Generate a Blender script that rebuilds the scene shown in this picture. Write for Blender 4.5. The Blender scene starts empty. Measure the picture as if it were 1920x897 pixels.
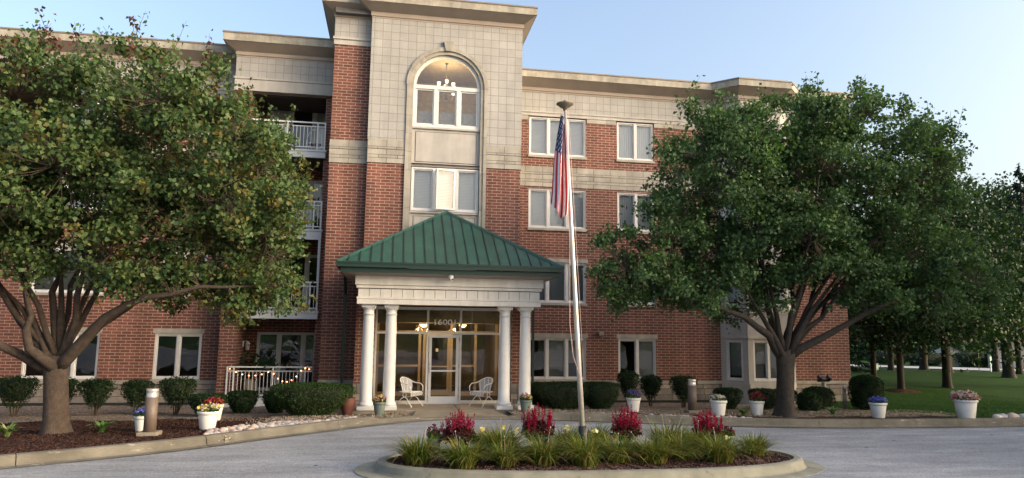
import bpy, math, random
import numpy as np
from mathutils import Vector, Matrix
random.seed(7); RNG = np.random.default_rng(7)
R = math.radians
scene = bpy.context.scene
col = scene.collection

# ------------------------------------------------------------------ camera
cam_d = bpy.data.cameras.new("camera"); cam = bpy.data.objects.new("camera", cam_d); col.objects.link(cam)
cam_d.sensor_fit = 'HORIZONTAL'; cam_d.sensor_width = 36.0; cam_d.lens = 24.726
cam_d.clip_start = 0.1; cam_d.clip_end = 3000
_p, _r, _y = R(7.49), R(0.74), R(9.69)
Fv = Vector((math.sin(_y)*math.cos(_p), math.cos(_y)*math.cos(_p), math.sin(_p)))
R0 = Vector((math.cos(_y), -math.sin(_y), 0)); U0 = R0.cross(Fv)
Rv = R0*math.cos(_r) + U0*math.sin(_r); Uv = -R0*math.sin(_r) + U0*math.cos(_r)
cam.matrix_world = Matrix(((Rv.x, Uv.x, -Fv.x, 0), (Rv.y, Uv.y, -Fv.y, 0), (Rv.z, Uv.z, -Fv.z, 2.45), (0, 0, 0, 1)))
scene.camera = cam

# ------------------------------------------------------------------ light
SUN_EL, SUN_AZ = R(17), R(118)          # azimuth clockwise from +Y: behind the camera, to the right
world = bpy.data.worlds.new("World"); scene.world = world; world.use_nodes = True
wn = world.node_tree.nodes; wl = world.node_tree.links
bg = wn["Background"]; sky = wn.new("ShaderNodeTexSky"); sky.sky_type = 'NISHITA'
sky.sun_disc = False; sky.sun_elevation = SUN_EL; sky.sun_rotation = SUN_AZ
sky.air_density = 1.0; sky.dust_density = 7.0; sky.ozone_density = 1.0
wl.new(sky.outputs[0], bg.inputs[0]); bg.inputs[1].default_value = 0.15
sun_d = bpy.data.lights.new("sun", 'SUN'); sun_d.energy = 0.36; sun_d.angle = R(25); sun_d.color = (1.0, 0.89, 0.80)
sun = bpy.data.objects.new("sun", sun_d); col.objects.link(sun)
sd = Vector((math.sin(SUN_AZ)*math.cos(SUN_EL), math.cos(SUN_AZ)*math.cos(SUN_EL), math.sin(SUN_EL)))
sun.rotation_euler = sd.to_track_quat('Z', 'Y').to_euler(); sun.location = sd*60
scene.view_settings.view_transform = 'Standard'; scene.view_settings.look = 'None'
scene.view_settings.exposure = 1.68; scene.view_settings.gamma = 1.0
scene.view_settings.use_curve_mapping = False
scene.render.engine = 'CYCLES'
scene.cycles.max_bounces = 6; scene.cycles.transparent_max_bounces = 12; scene.cycles.use_denoising = True

# ------------------------------------------------------------------ materials
def nt(name):
    m = bpy.data.materials.new(name); m.use_nodes = True
    n = m.node_tree.nodes; return m, n, m.node_tree.links, n["Principled BSDF"]
def mix(n, l, fac, a, b, blend='MIX'):
    x = n.new("ShaderNodeMix"); x.data_type = 'RGBA'; x.blend_type = blend
    if isinstance(fac, (int, float)): x.inputs[0].default_value = fac
    else: l.new(fac, x.inputs[0])
    for i, v in ((6, a), (7, b)):
        if isinstance(v, tuple): x.inputs[i].default_value = (*v, 1)
        else: l.new(v, x.inputs[i])
    return x.outputs[2]
def noise(n, l, scale, detail=4, src=None, rough=.55, out=0):
    x = n.new("ShaderNodeTexNoise"); x.inputs["Scale"].default_value = scale; x.inputs["Detail"].default_value = detail
    x.inputs["Roughness"].default_value = rough
    if src is not None: l.new(src, x.inputs["Vector"])
    return x.outputs[out]
def ramp(n, l, v, p0, p1):
    x = n.new("ShaderNodeMapRange"); x.inputs[1].default_value = p0; x.inputs[2].default_value = p1
    l.new(v, x.inputs[0]); return x.outputs[0]
def coords(n, kind="Object"): return n.new("ShaderNodeTexCoord").outputs[kind]
def bump(n, l, b, h, strength, dist):
    x = n.new("ShaderNodeBump"); x.inputs["Strength"].default_value = strength; x.inputs["Distance"].default_value = dist
    l.new(h, x.inputs["Height"]); l.new(x.outputs[0], b.inputs["Normal"])
def plain(name, c, rough=.6, var=.12, scale=6.0, metal=0.0, bmp=0.0, bscale=60, c2=None):
    m, n, l, b = nt(name); co = coords(n)
    f = ramp(n, l, noise(n, l, scale, 5, co), .3, .7)
    lo = c2 or tuple(v*(1-var) for v in c); hi = c if c2 else tuple(min(1, v*(1+var)) for v in c)
    l.new(mix(n, l, f, lo, hi), b.inputs["Base Color"])
    b.inputs["Roughness"].default_value = rough; b.inputs["Metallic"].default_value = metal
    if bmp: bump(n, l, b, noise(n, l, bscale, 4, co), bmp, .02)
    return m
def brick_mat(name, c1, c2, mortar, w=.305, h=.1, ms=.011, offset=.5, streak=.25):
    m, n, l, b = nt(name); uv = coords(n, "UV"); ob = coords(n)
    t = n.new("ShaderNodeTexBrick"); l.new(uv, t.inputs["Vector"])
    t.offset = offset; t.squash = 1; t.inputs["Scale"].default_value = 1
    t.inputs["Brick Width"].default_value = w; t.inputs["Row Height"].default_value = h
    t.inputs["Mortar Size"].default_value = ms; t.inputs["Mortar Smooth"].default_value = .15; t.inputs["Bias"].default_value = 0
    t.inputs["Color1"].default_value = (*c1, 1); t.inputs["Color2"].default_value = (*c2, 1); t.inputs["Mortar"].default_value = (*mortar, 1)
    f = ramp(n, l, noise(n, l, 1.1, 6, ob, .7), .25, .8)
    f2 = ramp(n, l, noise(n, l, 40, 3, ob, .7), .2, .8)
    c = mix(n, l, 1.0, t.outputs[0], mix(n, l, f, (1-streak,)*3, (1.12, 1.1, 1.08)), 'MULTIPLY')
    c = mix(n, l, 1.0, c, mix(n, l, f2, (.82,)*3, (1.12,)*3), 'MULTIPLY')
    l.new(c, b.inputs["Base Color"]); b.inputs["Roughness"].default_value = .88
    inv = n.new("ShaderNodeMath"); inv.operation = 'SUBTRACT'; inv.inputs[0].default_value = 1; l.new(t.outputs[1], inv.inputs[1])
    bump(n, l, b, inv.outputs[0], .6, .008)
    return m
def streaks(m, lo=.80):
    n, l = m.node_tree.nodes, m.node_tree.links; b = n["Principled BSDF"]; src = b.inputs["Base Color"].links[0].from_socket
    mp = n.new("ShaderNodeMapping"); mp.inputs["Scale"].default_value = (2.6, 2.6, .22); l.new(coords(n), mp.inputs[0])
    f = ramp(n, l, noise(n, l, 1.0, 6, mp.outputs[0], .65), .42, .66); l.new(mix(n, l, 1.0, src, mix(n, l, f, (lo, lo, lo*.98), (1.06, 1.05, 1.04)), 'MULTIPLY'), b.inputs["Base Color"])
def speck(name, cols, scale, rough=.9, bstr=.8, bdist=.03, big=.6):
    """cells of several colours: gravel, mulch, asphalt"""
    m, n, l, b = nt(name); co = coords(n)
    v = n.new("ShaderNodeTexVoronoi"); v.inputs["Scale"].default_value = scale; v.inputs["Randomness"].default_value = 1
    wv = n.new("ShaderNodeVectorMath"); wv.operation = 'ADD'
    sc_ = n.new("ShaderNodeVectorMath"); sc_.operation = 'SCALE'; sc_.inputs["Scale"].default_value = .5/scale
    l.new(noise(n, l, scale*.7, 2, co, .5, 1), sc_.inputs[0]); l.new(co, wv.inputs[0]); l.new(sc_.outputs[0], wv.inputs[1]); l.new(wv.outputs[0], v.inputs["Vector"])
    sep = n.new("ShaderNodeSeparateColor"); l.new(v.outputs["Color"], sep.inputs[0])
    cr = n.new("ShaderNodeValToRGB"); l.new(sep.outputs[0], cr.inputs[0]); cr.color_ramp.interpolation = 'CONSTANT'
    e = cr.color_ramp.elements
    while len(e) < len(cols): e.new(.5)
    for i, c in enumerate(cols): e[i].position = i/len(cols); e[i].color = (*c, 1)
    f = ramp(n, l, noise(n, l, big, 5, co, .6), .3, .7)
    l.new(mix(n, l, 1.0, cr.outputs[0], mix(n, l, f, (.78,)*3, (1.12,)*3), 'MULTIPLY'), b.inputs["Base Color"])
    b.inputs["Roughness"].default_value = rough; b.inputs["Specular IOR Level"].default_value = .15
    bump(n, l, b, v.outputs["Distance"], bstr, bdist)
    return m
def leaf_mat(name, cols, gloss=.35):
    m, n, l, b = nt(name)
    g = n.new("ShaderNodeNewGeometry"); cr = n.new("ShaderNodeValToRGB"); l.new(g.outputs["Random Per Island"], cr.inputs[0])
    e = cr.color_ramp.elements
    while len(e) < len(cols): e.new(.5)
    for i, c in enumerate(cols): e[i].position = i/max(1, len(cols)-1); e[i].color = (*c, 1)
    l.new(cr.outputs[0], b.inputs["Base Color"]); b.inputs["Roughness"].default_value = gloss+.2
    b.inputs["Specular IOR Level"].default_value = .22
    tr = n.new("ShaderNodeBsdfTranslucent"); l.new(mix(n, l, 1.0, cr.outputs[0], (1.5, 1.6, .7), 'MULTIPLY'), tr.inputs[0])
    ms = n.new("ShaderNodeMixShader"); ms.inputs[0].default_value = .22
    l.new(b.outputs[0], ms.inputs[1]); l.new(tr.outputs[0], ms.inputs[2]); l.new(ms.outputs[0], n["Material Output"].inputs[0])
    return m
def glass_mat(name, tint=(.8, .84, .84), wob=.15, boost=1.0):
    m, n, l, b = nt(name)
    fr = n.new("ShaderNodeFresnel"); fr.inputs[0].default_value = 1.65
    gl = n.new("ShaderNodeBsdfGlossy"); gl.inputs["Roughness"].default_value = .015; gl.inputs[0].default_value = (.95, .97, 1, 1)
    tp = n.new("ShaderNodeBsdfTransparent"); tp.inputs[0].default_value = (*tint, 1)
    bp = n.new("ShaderNodeBump"); bp.inputs["Strength"].default_value = wob; bp.inputs["Distance"].default_value = .05
    l.new(noise(n, l, 1.3, 2, coords(n)), bp.inputs["Height"])
    l.new(bp.outputs[0], gl.inputs["Normal"]); l.new(bp.outputs[0], fr.inputs["Normal"])
    mu = n.new("ShaderNodeMath"); mu.operation = 'MULTIPLY_ADD'; mu.inputs[1].default_value = boost; mu.inputs[2].default_value = .03
    mu.use_clamp = True; l.new(fr.outputs[0], mu.inputs[0])
    ms = n.new("ShaderNodeMixShader"); l.new(mu.outputs[0], ms.inputs[0]); l.new(tp.outputs[0], ms.inputs[1]); l.new(gl.outputs[0], ms.inputs[2])
    l.new(ms.outputs[0], n["Material Output"].inputs[0]); return m
def emit(name, c, s):
    m, n, l, b = nt(name); b.inputs["Base Color"].default_value = (*c, 1)
    b.inputs["Emission Color"].default_value = (*c, 1); b.inputs["Emission Strength"].default_value = s; return m
def mesh_screen(name, c, open_=.4):
    m, n, l, b = nt(name); b.inputs["Base Color"].default_value = (*c, 1); b.inputs["Roughness"].default_value = .5
    b.inputs["Alpha"].default_value = 1-open_; return m
def blind_mat(name, c, pitch=.05, vertical=False):
    m, n, l, b = nt(name); w = n.new("ShaderNodeTexWave"); w.wave_type = 'BANDS'; w.bands_direction = 'X' if vertical else 'Z'
    w.inputs["Scale"].default_value = .314/pitch; l.new(coords(n), w.inputs["Vector"])
    l.new(mix(n, l, w.outputs["Fac"], tuple(v*.8 for v in c), c), b.inputs["Base Color"]); b.inputs["Roughness"].default_value = .6
    bump(n, l, b, w.outputs["Fac"], .5, .01); return m

M = {}
M['brick'] = brick_mat("red_brick", (.235, .080, .053), (.145, .050, .038), (.42, .33, .28), ms=.0105); streaks(M['brick'], .78)
M['stone'] = plain("limestone", (.355, .335, .305), .85, .14, 2.5, bmp=.15, bscale=35)
M['stone_rough'] = plain("rock_faced_stone", (.29, .255, .22), .9, .25, 3.5, bmp=.9, bscale=14)
def island_var(m, lo, hi):
    n, l = m.node_tree.nodes, m.node_tree.links; b = n["Principled BSDF"]; src = b.inputs["Base Color"].links[0].from_socket
    g = n.new("ShaderNodeNewGeometry"); l.new(mix(n, l, 1.0, src, mix(n, l, g.outputs["Random Per Island"], lo, hi), 'MULTIPLY'), b.inputs["Base Color"])
streaks(M['stone'], .82)
island_var(M['stone'], (.86, .86, .84), (1.12, 1.10, 1.06)); island_var(M['stone_rough'], (.66, .66, .68), (1.22, 1.18, 1.1))
M['dark_joint'] = plain("mortar_joint", (.10, .085, .07), .95)
M['tile'] = brick_mat("square_masonry_tile", (.385, .382, .378), (.345, .34, .335), (.235, .22, .20), w=.28, h=.28, ms=.009, offset=0, streak=.14); streaks(M['tile'], .92)
M['tile_plain'] = plain("plain_masonry", (.40, .38, .345), .85, .08, 5, bmp=.1)
M['cornice'] = plain("cornice_stucco", (.34, .285, .245), .85, .10, 1.6, bmp=.1)
M['fascia'] = plain("weathered_fascia", (.37, .345, .295), .85, .18, 5, bmp=.15)
M['eifs'] = plain("stucco_panel", (.42, .40, .38), .9, .07, 3, bmp=.12, bscale=120); streaks(M['eifs'], .88); streaks(M['fascia'], .72); streaks(M['tile_plain'], .9)
M['porch_white'] = plain("porch_trim", (.60, .585, .56), .7, .06, 4); streaks(M['porch_white'], .9)
M['metal_cap'] = plain("roof_edge_metal", (.2, .17, .15), .5, .1)
M['white'] = plain("white_paint", (.62, .625, .63), .45, .05, 4)
M['white_frame'] = plain("white_window_vinyl", (.60, .595, .59), .4, .05, 4)
M['alu'] = plain("pale_aluminium", (.60, .60, .60), .4, .06, 4)
M['tan_frame'] = plain("tan_metal_frame", (.34, .29, .22), .45, .06)
M['green_roof'] = plain("green_standing_seam", (.020, .076, .056), .45, .2, 1.1); streaks(M['green_roof'], .78)
M['green_dark'] = plain("dark_green_trim", (.008, .030, .024), .4, .1)
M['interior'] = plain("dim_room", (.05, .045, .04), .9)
M['interior_warm'] = plain("warm_plaster", (.50, .42, .31), .9)
M['ceil'] = plain('olive_ceiling_reflection', (.07, .07, .055), .9)  # dark olive paints in the trees reflected in the transom glass
M['dark'] = plain("dark_board", (.02, .02, .02), .9)  # near-black for the edging boards and vestibule floor
M['glass'] = glass_mat("window_glass", (.93, .94, .94), wob=.14, boost=.9)
M['glass_store'] = glass_mat("storefront_glass", (.62, .62, .58), .05, .9)
M['blind_white'] = blind_mat("white_mini_blind", (.80, .80, .80), .05)
M['blind_v'] = blind_mat("white_vertical_blind", (.78, .79, .80), .09, True)
M['blind_dark'] = blind_mat("grey_blind", (.27, .28, .28), .05)
M['curtain_and_reflection'] = plain("pale_curtain_and_reflection", (.5, .48, .45), .8, .15, 8)
M['concrete'] = plain("tan_concrete", (.22, .19, .145), .9, .22, 2.2, bmp=.3, bscale=50)
M['kerb_c'] = plain("kerb_concrete", (.132, .122, .098), .92, .32, 2.0, bmp=.5, bscale=60)
def scuffs(m):
    n, l = m.node_tree.nodes, m.node_tree.links; b = n["Principled BSDF"]; src = b.inputs["Base Color"].links[0].from_socket; co = coords(n)
    mp = n.new("ShaderNodeMapping"); mp.inputs["Scale"].default_value = (1.2, 1.2, 7); l.new(co, mp.inputs[0])
    a = ramp(n, l, noise(n, l, 2.2, 8, mp.outputs[0], .75), .60, .66); c = mix(n, l, a, src, (.36, .34, .29))
    d = ramp(n, l, noise(n, l, 1.4, 7, co, .7), .60, .70); l.new(mix(n, l, d, c, (.075, .068, .05)), b.inputs["Base Color"])
scuffs(M['kerb_c'])
M['kerb_g'] = plain("island_kerb_concrete", (.20, .20, .165), .92, .25, 2.2, bmp=.5, bscale=70); scuffs(M['kerb_g'])
M['asphalt'] = speck("worn_asphalt", [(.245, .26, .285), (.275, .29, .315), (.30, .315, .34), (.26, .275, .30), (.33, .345, .37), (.225, .235, .255)], 38, .92, .5, .01, .35)
def asphalt_wear(m):
    n, l = m.node_tree.nodes, m.node_tree.links; b = n["Principled BSDF"]; src = b.inputs["Base Color"].links[0].from_socket; co = coords(n)
    mp = n.new("ShaderNodeMapping"); mp.inputs["Scale"].default_value = (.22, 1.3, 1); mp.inputs["Rotation"].default_value = (0, 0, .12); l.new(co, mp.inputs[0])
    f = ramp(n, l, noise(n, l, 1.6, 6, mp.outputs[0], .7), .38, .62); c = mix(n, l, 1.0, src, mix(n, l, f, (.77, .77, .78), (1.1, 1.1, 1.1)), 'MULTIPLY')
    v = n.new("ShaderNodeTexVoronoi"); v.feature = 'F1'; v.inputs["Scale"].default_value = 1.1; l.new(co, v.inputs["Vector"])
    spot = ramp(n, l, v.outputs["Distance"], .035, .055); c = mix(n, l, spot, (.05, .05, .055), c); l.new(c, b.inputs["Base Color"])
asphalt_wear(M['asphalt'])
M['mulch'] = speck("dark_mulch", [(.030, .014, .010), (.050, .022, .016), (.075, .036, .028), (.022, .011, .009), (.10, .055, .045)], 26, .95, 1, .04, .8)
M['mulch_i'] = speck("lava_mulch", [(.06, .03, .028), (.09, .05, .045), (.125, .075, .065), (.04, .022, .02), (.16, .11, .1)], 30, .95, 1, .04, .8)
M['gravel'] = speck("pea_gravel", [(.26, .205, .155), (.18, .135, .10), (.36, .31, .26), (.12, .09, .07), (.22, .17, .13)], 24, .85, 1, .03, .9)
M['lawn'] = speck("mown_grass", [(.014, .050, .005), (.018, .06, .006), (.011, .042, .004), (.024, .068, .008)], 38, .9, .8, .03, .28)
M['grass'] = leaf_mat("grass_blade", [(.016, .060, .005), (.024, .078, .007), (.034, .09, .010), (.018, .064, .006)], .5)
M['leafR'] = leaf_mat("pear_leaf", [(.034, .073, .032), (.056, .110, .044), (.081, .146, .056), (.046, .093, .039), (.128, .201, .079)])
M['leafL'] = leaf_mat("pear_leaf_turning", [(.038, .074, .028), (.060, .110, .036), (.046, .089, .032), (.082, .130, .043), (.108, .138, .050), (.055, .098, .034)])
M['leaf_gold'] = leaf_mat("yellowing_leaf", [(.07, .09, .022), (.10, .105, .028), (.13, .11, .03), (.06, .08, .022), (.12, .08, .03)])
M['leaf_lt'] = leaf_mat("young_pear_leaf", [(.052, .121, .032), (.069, .144, .034), (.092, .172, .046), (.057, .115, .034)])
M['leaf_red'] = leaf_mat("red_autumn_leaf", [(.09, .035, .03), (.12, .03, .025), (.05, .045, .025), (.07, .03, .03)])
M['leaf_bg'] = leaf_mat("shade_tree_leaf", [(.012, .032, .013), (.018, .045, .016), (.024, .056, .018), (.010, .027, .012)])
M['needle'] = leaf_mat("spruce_needle", [(.010, .026, .017), (.016, .036, .022), (.012, .03, .022)])
M['shrub'] = leaf_mat("clipped_shrub_leaf", [(.012, .032, .011), (.018, .044, .013), (.024, .056, .015), (.010, .026, .010)])
M['shrub_lt'] = leaf_mat("yew_leaf", [(.02, .046, .011), (.03, .064, .014), (.04, .08, .018), (.016, .036, .011)])
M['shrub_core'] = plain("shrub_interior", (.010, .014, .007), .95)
M['bark'] = plain("tree_bark", (.050, .036, .028), .95, .35, 9, bmp=1, bscale=26)
M['bark_d'] = plain("dark_bark", (.036, .030, .025), .95, .35, 9, bmp=1, bscale=20)
M['twig'] = plain("shrub_stem", (.07, .05, .035), .9)
M['lily'] = leaf_mat("daylily_blade", [(.041, .094, .010), (.066, .123, .015), (.107, .148, .020), (.197, .164, .033), (.049, .102, .011), (.213, .148, .057), (.086, .135, .016)], .45)
M['hosta'] = leaf_mat("hosta_leaf", [(.05, .14, .025), (.08, .19, .04), (.3, .33, .16), (.06, .16, .03)], .4)
M['celosia'] = leaf_mat("celosia_plume", [(.26, .005, .045), (.36, .008, .06), (.18, .004, .035), (.44, .016, .08)], .6)
M['celosia_leaf'] = leaf_mat("celosia_leaf", [(.055, .008, .016), (.04, .02, .016), (.08, .01, .02), (.03, .035, .015)], .4)
M['pot_white'] = plain("white_plastic_pot", (.70, .69, .67), .4, .05)
M['pot_green'] = plain("grey_green_pot", (.13, .17, .155), .55, .08)
M['pot_red'] = plain("terracotta_pot", (.12, .04, .03), .7)
M['soil'] = plain("potting_soil", (.03, .02, .015), .95)
M['bollard'] = plain("bronze_bollard", (.135, .103, .085), .55, .06)
M['bollard_cap'] = plain("brushed_cap", (.55, .52, .48), .3, .1, metal=.6)
M['pole'] = plain("satin_aluminium_pole", (.62, .60, .57), .32, .05, metal=.55)
M['black'] = plain("black_rubber", (.012, .012, .013), .5)
M['bronze'] = plain("weathered_disc", (.19, .16, .12), .5, .15, metal=.4)
M['flag_r'] = plain("flag_red", (.50, .014, .035), .75); M['flag_w'] = plain("flag_white", (.78, .75, .73), .75); M['flag_b'] = plain("flag_blue", (.02, .03, .13), .75)
M['rope'] = plain("pale_rope", (.6, .42, .38), .8)
M['iron_white'] = plain("white_wrought_iron", (.78, .77, .75), .4, .04)
M['mesh_w'] = mesh_screen("white_expanded_mesh", (.62, .61, .60), .35)
M['lamp'] = emit("lamp_glass", (1.0, .66, .30), 2.2)
M['bulb'] = emit("string_bulb", (1.0, .40, .18), 2.6)
M['chand_bulb'] = emit("chandelier_shade", (1.0, .86, .55), 1.1)
M['chand'] = plain("pewter_arm", (.30, .27, .22), .35, metal=.7)
M['black_metal'] = plain("black_cast_iron", (.015, .015, .015), .5)
M['galv'] = plain("galvanised_pipe", (.28, .26, .22), .5, .15, metal=.5)
M['yellow'] = plain("hydrant_yellow", (.75, .5, .03), .5)
M['teal'] = plain("pale_teal_plastic", (.35, .52, .52), .5)
M['siding'] = plain("beige_siding", (.48, .42, .34), .8); M['siding_y'] = plain("yellow_tan_siding", (.52, .40, .2), .8); M['shingle'] = plain("grey_shingles", (.16, .15, .15), .9)  # siding_y: yellower tan for the garage door
M['road'] = plain("pale_road", (.30, .30, .31), .9, .08, .6)
M['sidewalk'] = plain("pale_sidewalk", (.36, .35, .33), .9, .08, 1)
def petal(name, *c): M[name] = leaf_mat(name, list(c), .5)
petal('p_blue', (.06, .09, .42), (.10, .14, .55), (.05, .06, .3), (.3, .33, .6)); petal('p_yellow', (.6, .45, .04), (.7, .6, .2), (.6, .55, .4)); petal('p_mix', (.6, .58, .5), (.5, .44, .6), (.65, .5, .05), (.35, .3, .55))
petal('p_lav', (.13, .10, .28), (.09, .08, .2), (.17, .14, .32)); petal('p_red', (.30, .01, .05), (.20, .01, .06), (.35, .05, .04)); petal('p_white', (.62, .6, .55), (.6, .55, .62), (.55, .5, .4)); petal('p_pink', (.42, .07, .10), (.34, .04, .08), (.62, .58, .56), (.48, .38, .46), (.38, .12, .08), (.6, .57, .6))
petal('p_orange', (.4, .14, .03), (.3, .05, .04), (.15, .13, .03)); petal('p_purple', (.28, .08, .26), (.36, .13, .3), (.2, .05, .2)); petal('p_green', (.05, .11, .02), (.08, .16, .03), (.03, .07, .02)); petal('p_wine', (.16, .012, .04), (.10, .01, .03), (.22, .04, .06))

# ------------------------------------------------------------------ mesh helpers
def link(o, parent=None):
    col.objects.link(o)
    if parent is not None: o.parent = parent
    return o
def tag(o, label=None, cat=None, group=None, kind=None):
    if label: o['label'] = label
    if cat: o['category'] = cat
    if group: o['group'] = group
    if kind: o['kind'] = kind
    return o
def thing(name, label, cat, loc=(0, 0, 0), rz=0, group=None):
    o = bpy.data.objects.new(name, None); o.empty_display_size = .2; o.location = loc; o.rotation_euler = (0, 0, rz)
    col.objects.link(o); return tag(o, label, cat, group)
class MB:
    def __init__(s): s.v = []; s.f = []; s.m = []; s.sm = []
    def quad(s, pts, m=0, sm=False):
        k = len(s.v); s.v += [tuple(p) for p in pts]; s.f.append(tuple(range(k, k+len(pts)))); s.m.append(m); s.sm.append(sm); return s
    def box(s, x0, x1, y0, y1, z0, z1, m=0):
        k = len(s.v)
        s.v += [(x0, y0, z0), (x1, y0, z0), (x1, y1, z0), (x0, y1, z0), (x0, y0, z1), (x1, y0, z1), (x1, y1, z1), (x0, y1, z1)]
        for f in ((0, 3, 2, 1), (4, 5, 6, 7), (0, 1, 5, 4), (1, 2, 6, 5), (2, 3, 7, 6), (3, 0, 4, 7)):
            s.f.append(tuple(k+i for i in f)); s.m.append(m); s.sm.append(False)
        return s
    def obox(s, o, u, n, a0, a1, d0, d1, z0, z1, m=0):      # box in a wall frame: along u, outward n, up z
        o = Vector(o); u = Vector(u); n = Vector(n); k = len(s.v)
        for z in (z0, z1):
            for a, d in ((a0, d1), (a1, d1), (a1, d0), (a0, d0)):
                p = o+u*a+n*d; s.v.append((p.x, p.y, z))
        for f in ((0, 3, 2, 1), (4, 5, 6, 7), (0, 1, 5, 4), (1, 2, 6, 5), (2, 3, 7, 6), (3, 0, 4, 7)):
            s.f.append(tuple(k+i for i in f)); s.m.append(m); s.sm.append(False)
        return s
    def lathe(s, prof, c=(0, 0, 0), n=20, m=0, caps=True):
        k = len(s.v)
        for r, z in prof:
            for i in range(n):
                a = 2*math.pi*i/n; s.v.append((c[0]+r*math.cos(a), c[1]+r*math.sin(a), c[2]+z))
        for j in range(len(prof)-1):
            for i in range(n):
                s.f.append((k+j*n+i, k+j*n+(i+1) % n, k+(j+1)*n+(i+1) % n, k+(j+1)*n+i)); s.m.append(m); s.sm.append(True)
        if caps:
            s.f.append(tuple(k+i for i in reversed(range(n)))); s.m.append(m); s.sm.append(False)
            s.f.append(tuple(k+(len(prof)-1)*n+i for i in range(n))); s.m.append(m); s.sm.append(False)
        return s
    def tube(s, pts, r, n=6, m=0, closed=False):
        pts = [Vector(p) for p in pts]; rs = r if isinstance(r, (list, tuple)) else [r]*len(pts); k = len(s.v); N = len(pts)
        up = None
        for i, p in enumerate(pts):
            a = pts[(i-1) % N] if (i or closed) else pts[0]; b = pts[(i+1) % N] if (i < N-1 or closed) else pts[-1]
            t = (b-a); t = t.normalized() if t.length > 1e-9 else Vector((0, 0, 1))
            if up is None: up = t.orthogonal().normalized()
            up = (up-t*up.dot(t)); up = up.normalized() if up.length > 1e-6 else t.orthogonal().normalized()
            w = t.cross(up)
            for j in range(n):
                q = p+(up*math.cos(2*math.pi*j/n)+w*math.sin(2*math.pi*j/n))*rs[i]; s.v.append(tuple(q))
        for i in range(N if closed else N-1):
            i2 = (i+1) % N
            for j in range(n):
                s.f.append((k+i*n+j, k+i*n+(j+1) % n, k+i2*n+(j+1) % n, k+i2*n+j)); s.m.append(m); s.sm.append(n > 4)
        if not closed:
            s.f.append(tuple(k+j for j in reversed(range(n)))); s.m.append(m); s.sm.append(False)
            s.f.append(tuple(k+(N-1)*n+j for j in range(n))); s.m.append(m); s.sm.append(False)
        return s
    def sphere(s, c, r, n=10, m=0, sq=(1, 1, 1)):
        prof = [(max(1e-4, r*math.sin(math.pi*i/(n//2+1))), -r*math.cos(math.pi*i/(n//2+1))*sq[2]) for i in range(n//2+2)]
        return s.lathe([(a*sq[0], z) for a, z in prof], c, n, m, False)
    def mesh(s, name, mats, bevel=None):
        me = bpy.data.meshes.new(name); me.from_pydata(s.v, [], s.f)
        for mm in (mats if isinstance(mats, (list, tuple)) else [mats]): me.materials.append(mm)
        me.polygons.foreach_set("material_index", s.m); me.polygons.foreach_set("use_smooth", s.sm)
        uv = me.uv_layers.new(name="UV").data
        for p in me.polygons:                                    # box projection in metres
            nx, ny, nz = (abs(v) for v in p.normal)
            for li in p.loop_indices:
                x, y, z = me.vertices[me.loops[li].vertex_index].co
                uv[li].uv = (x, y) if nz > .75 else ((y, z) if nx > ny else (x, z))
        me.update(); return me
    def build(s, name, mats, parent=None, loc=None, rz=0, bevel=0):
        o = bpy.data.objects.new(name, s.mesh(name, mats)); link(o, parent)
        if loc is not None: o.location = loc
        o.rotation_euler = (0, 0, rz)
        if bevel:
            b = o.modifiers.new("bevel", 'BEVEL'); b.width = bevel; b.segments = 2; b.limit_method = 'ANGLE'
        return o
def raw_mesh(name, V, F, mats, mi=None, smooth=False):       # numpy quads / tris
    me = bpy.data.meshes.new(name); k = F.shape[1]
    me.vertices.add(len(V)); me.vertices.foreach_set("co", np.ascontiguousarray(V, np.float32).ravel())
    me.loops.add(F.size); me.loops.foreach_set("vertex_index", np.ascontiguousarray(F, np.int32).ravel())
    me.polygons.add(len(F)); me.polygons.foreach_set("loop_start", np.arange(0, F.size, k, dtype=np.int32))
    for mm in (mats if isinstance(mats, (list, tuple)) else [mats]): me.materials.append(mm)
    if mi is not None: me.polygons.foreach_set("material_index", np.ascontiguousarray(mi, np.int32))
    if smooth: me.polygons.foreach_set("use_smooth", np.ones(len(F), bool))
    me.update(calc_edges=True); me.validate(); return me
def raw(name, V, F, mats, parent=None, mi=None, loc=None, smooth=False):
    o = bpy.data.objects.new(name, raw_mesh(name, V, F, mats, mi, smooth)); link(o, parent)
    if loc is not None: o.location = loc
    return o
def copy_tree(o, parent=None):
    c = o.copy(); col.objects.link(c); c.parent = parent
    for ch in list(o.children): copy_tree(ch, c)
    return c
def leaves(P, size, rng, up=.5, fold=.18, asp=.72, outward=None, droop=.0):
    """one folded four-point leaf per point"""
    N = len(P); n = rng.normal(size=(N, 3)); n /= np.linalg.norm(n, axis=1)[:, None]
    n[:, 2] = n[:, 2]*.8+up
    if outward is not None: n += outward
    n /= np.linalg.norm(n, axis=1)[:, None]
    a = rng.normal(size=(N, 3)); a[:, 2] -= droop; a -= n*(a*n).sum(1)[:, None]; a /= np.linalg.norm(a, axis=1)[:, None]+1e-9
    b = np.cross(n, a); s = (size*rng.uniform(.65, 1.25, N))[:, None]
    V = np.stack([P-a*s*.5, P+b*s*.5*asp+n*s*fold-a*s*.1, P+a*s*.55, P-b*s*.5*asp+n*s*fold-a*s*.1], 1).reshape(-1, 3)
    return V, np.arange(4*N, dtype=np.int32).reshape(-1, 4)

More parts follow.
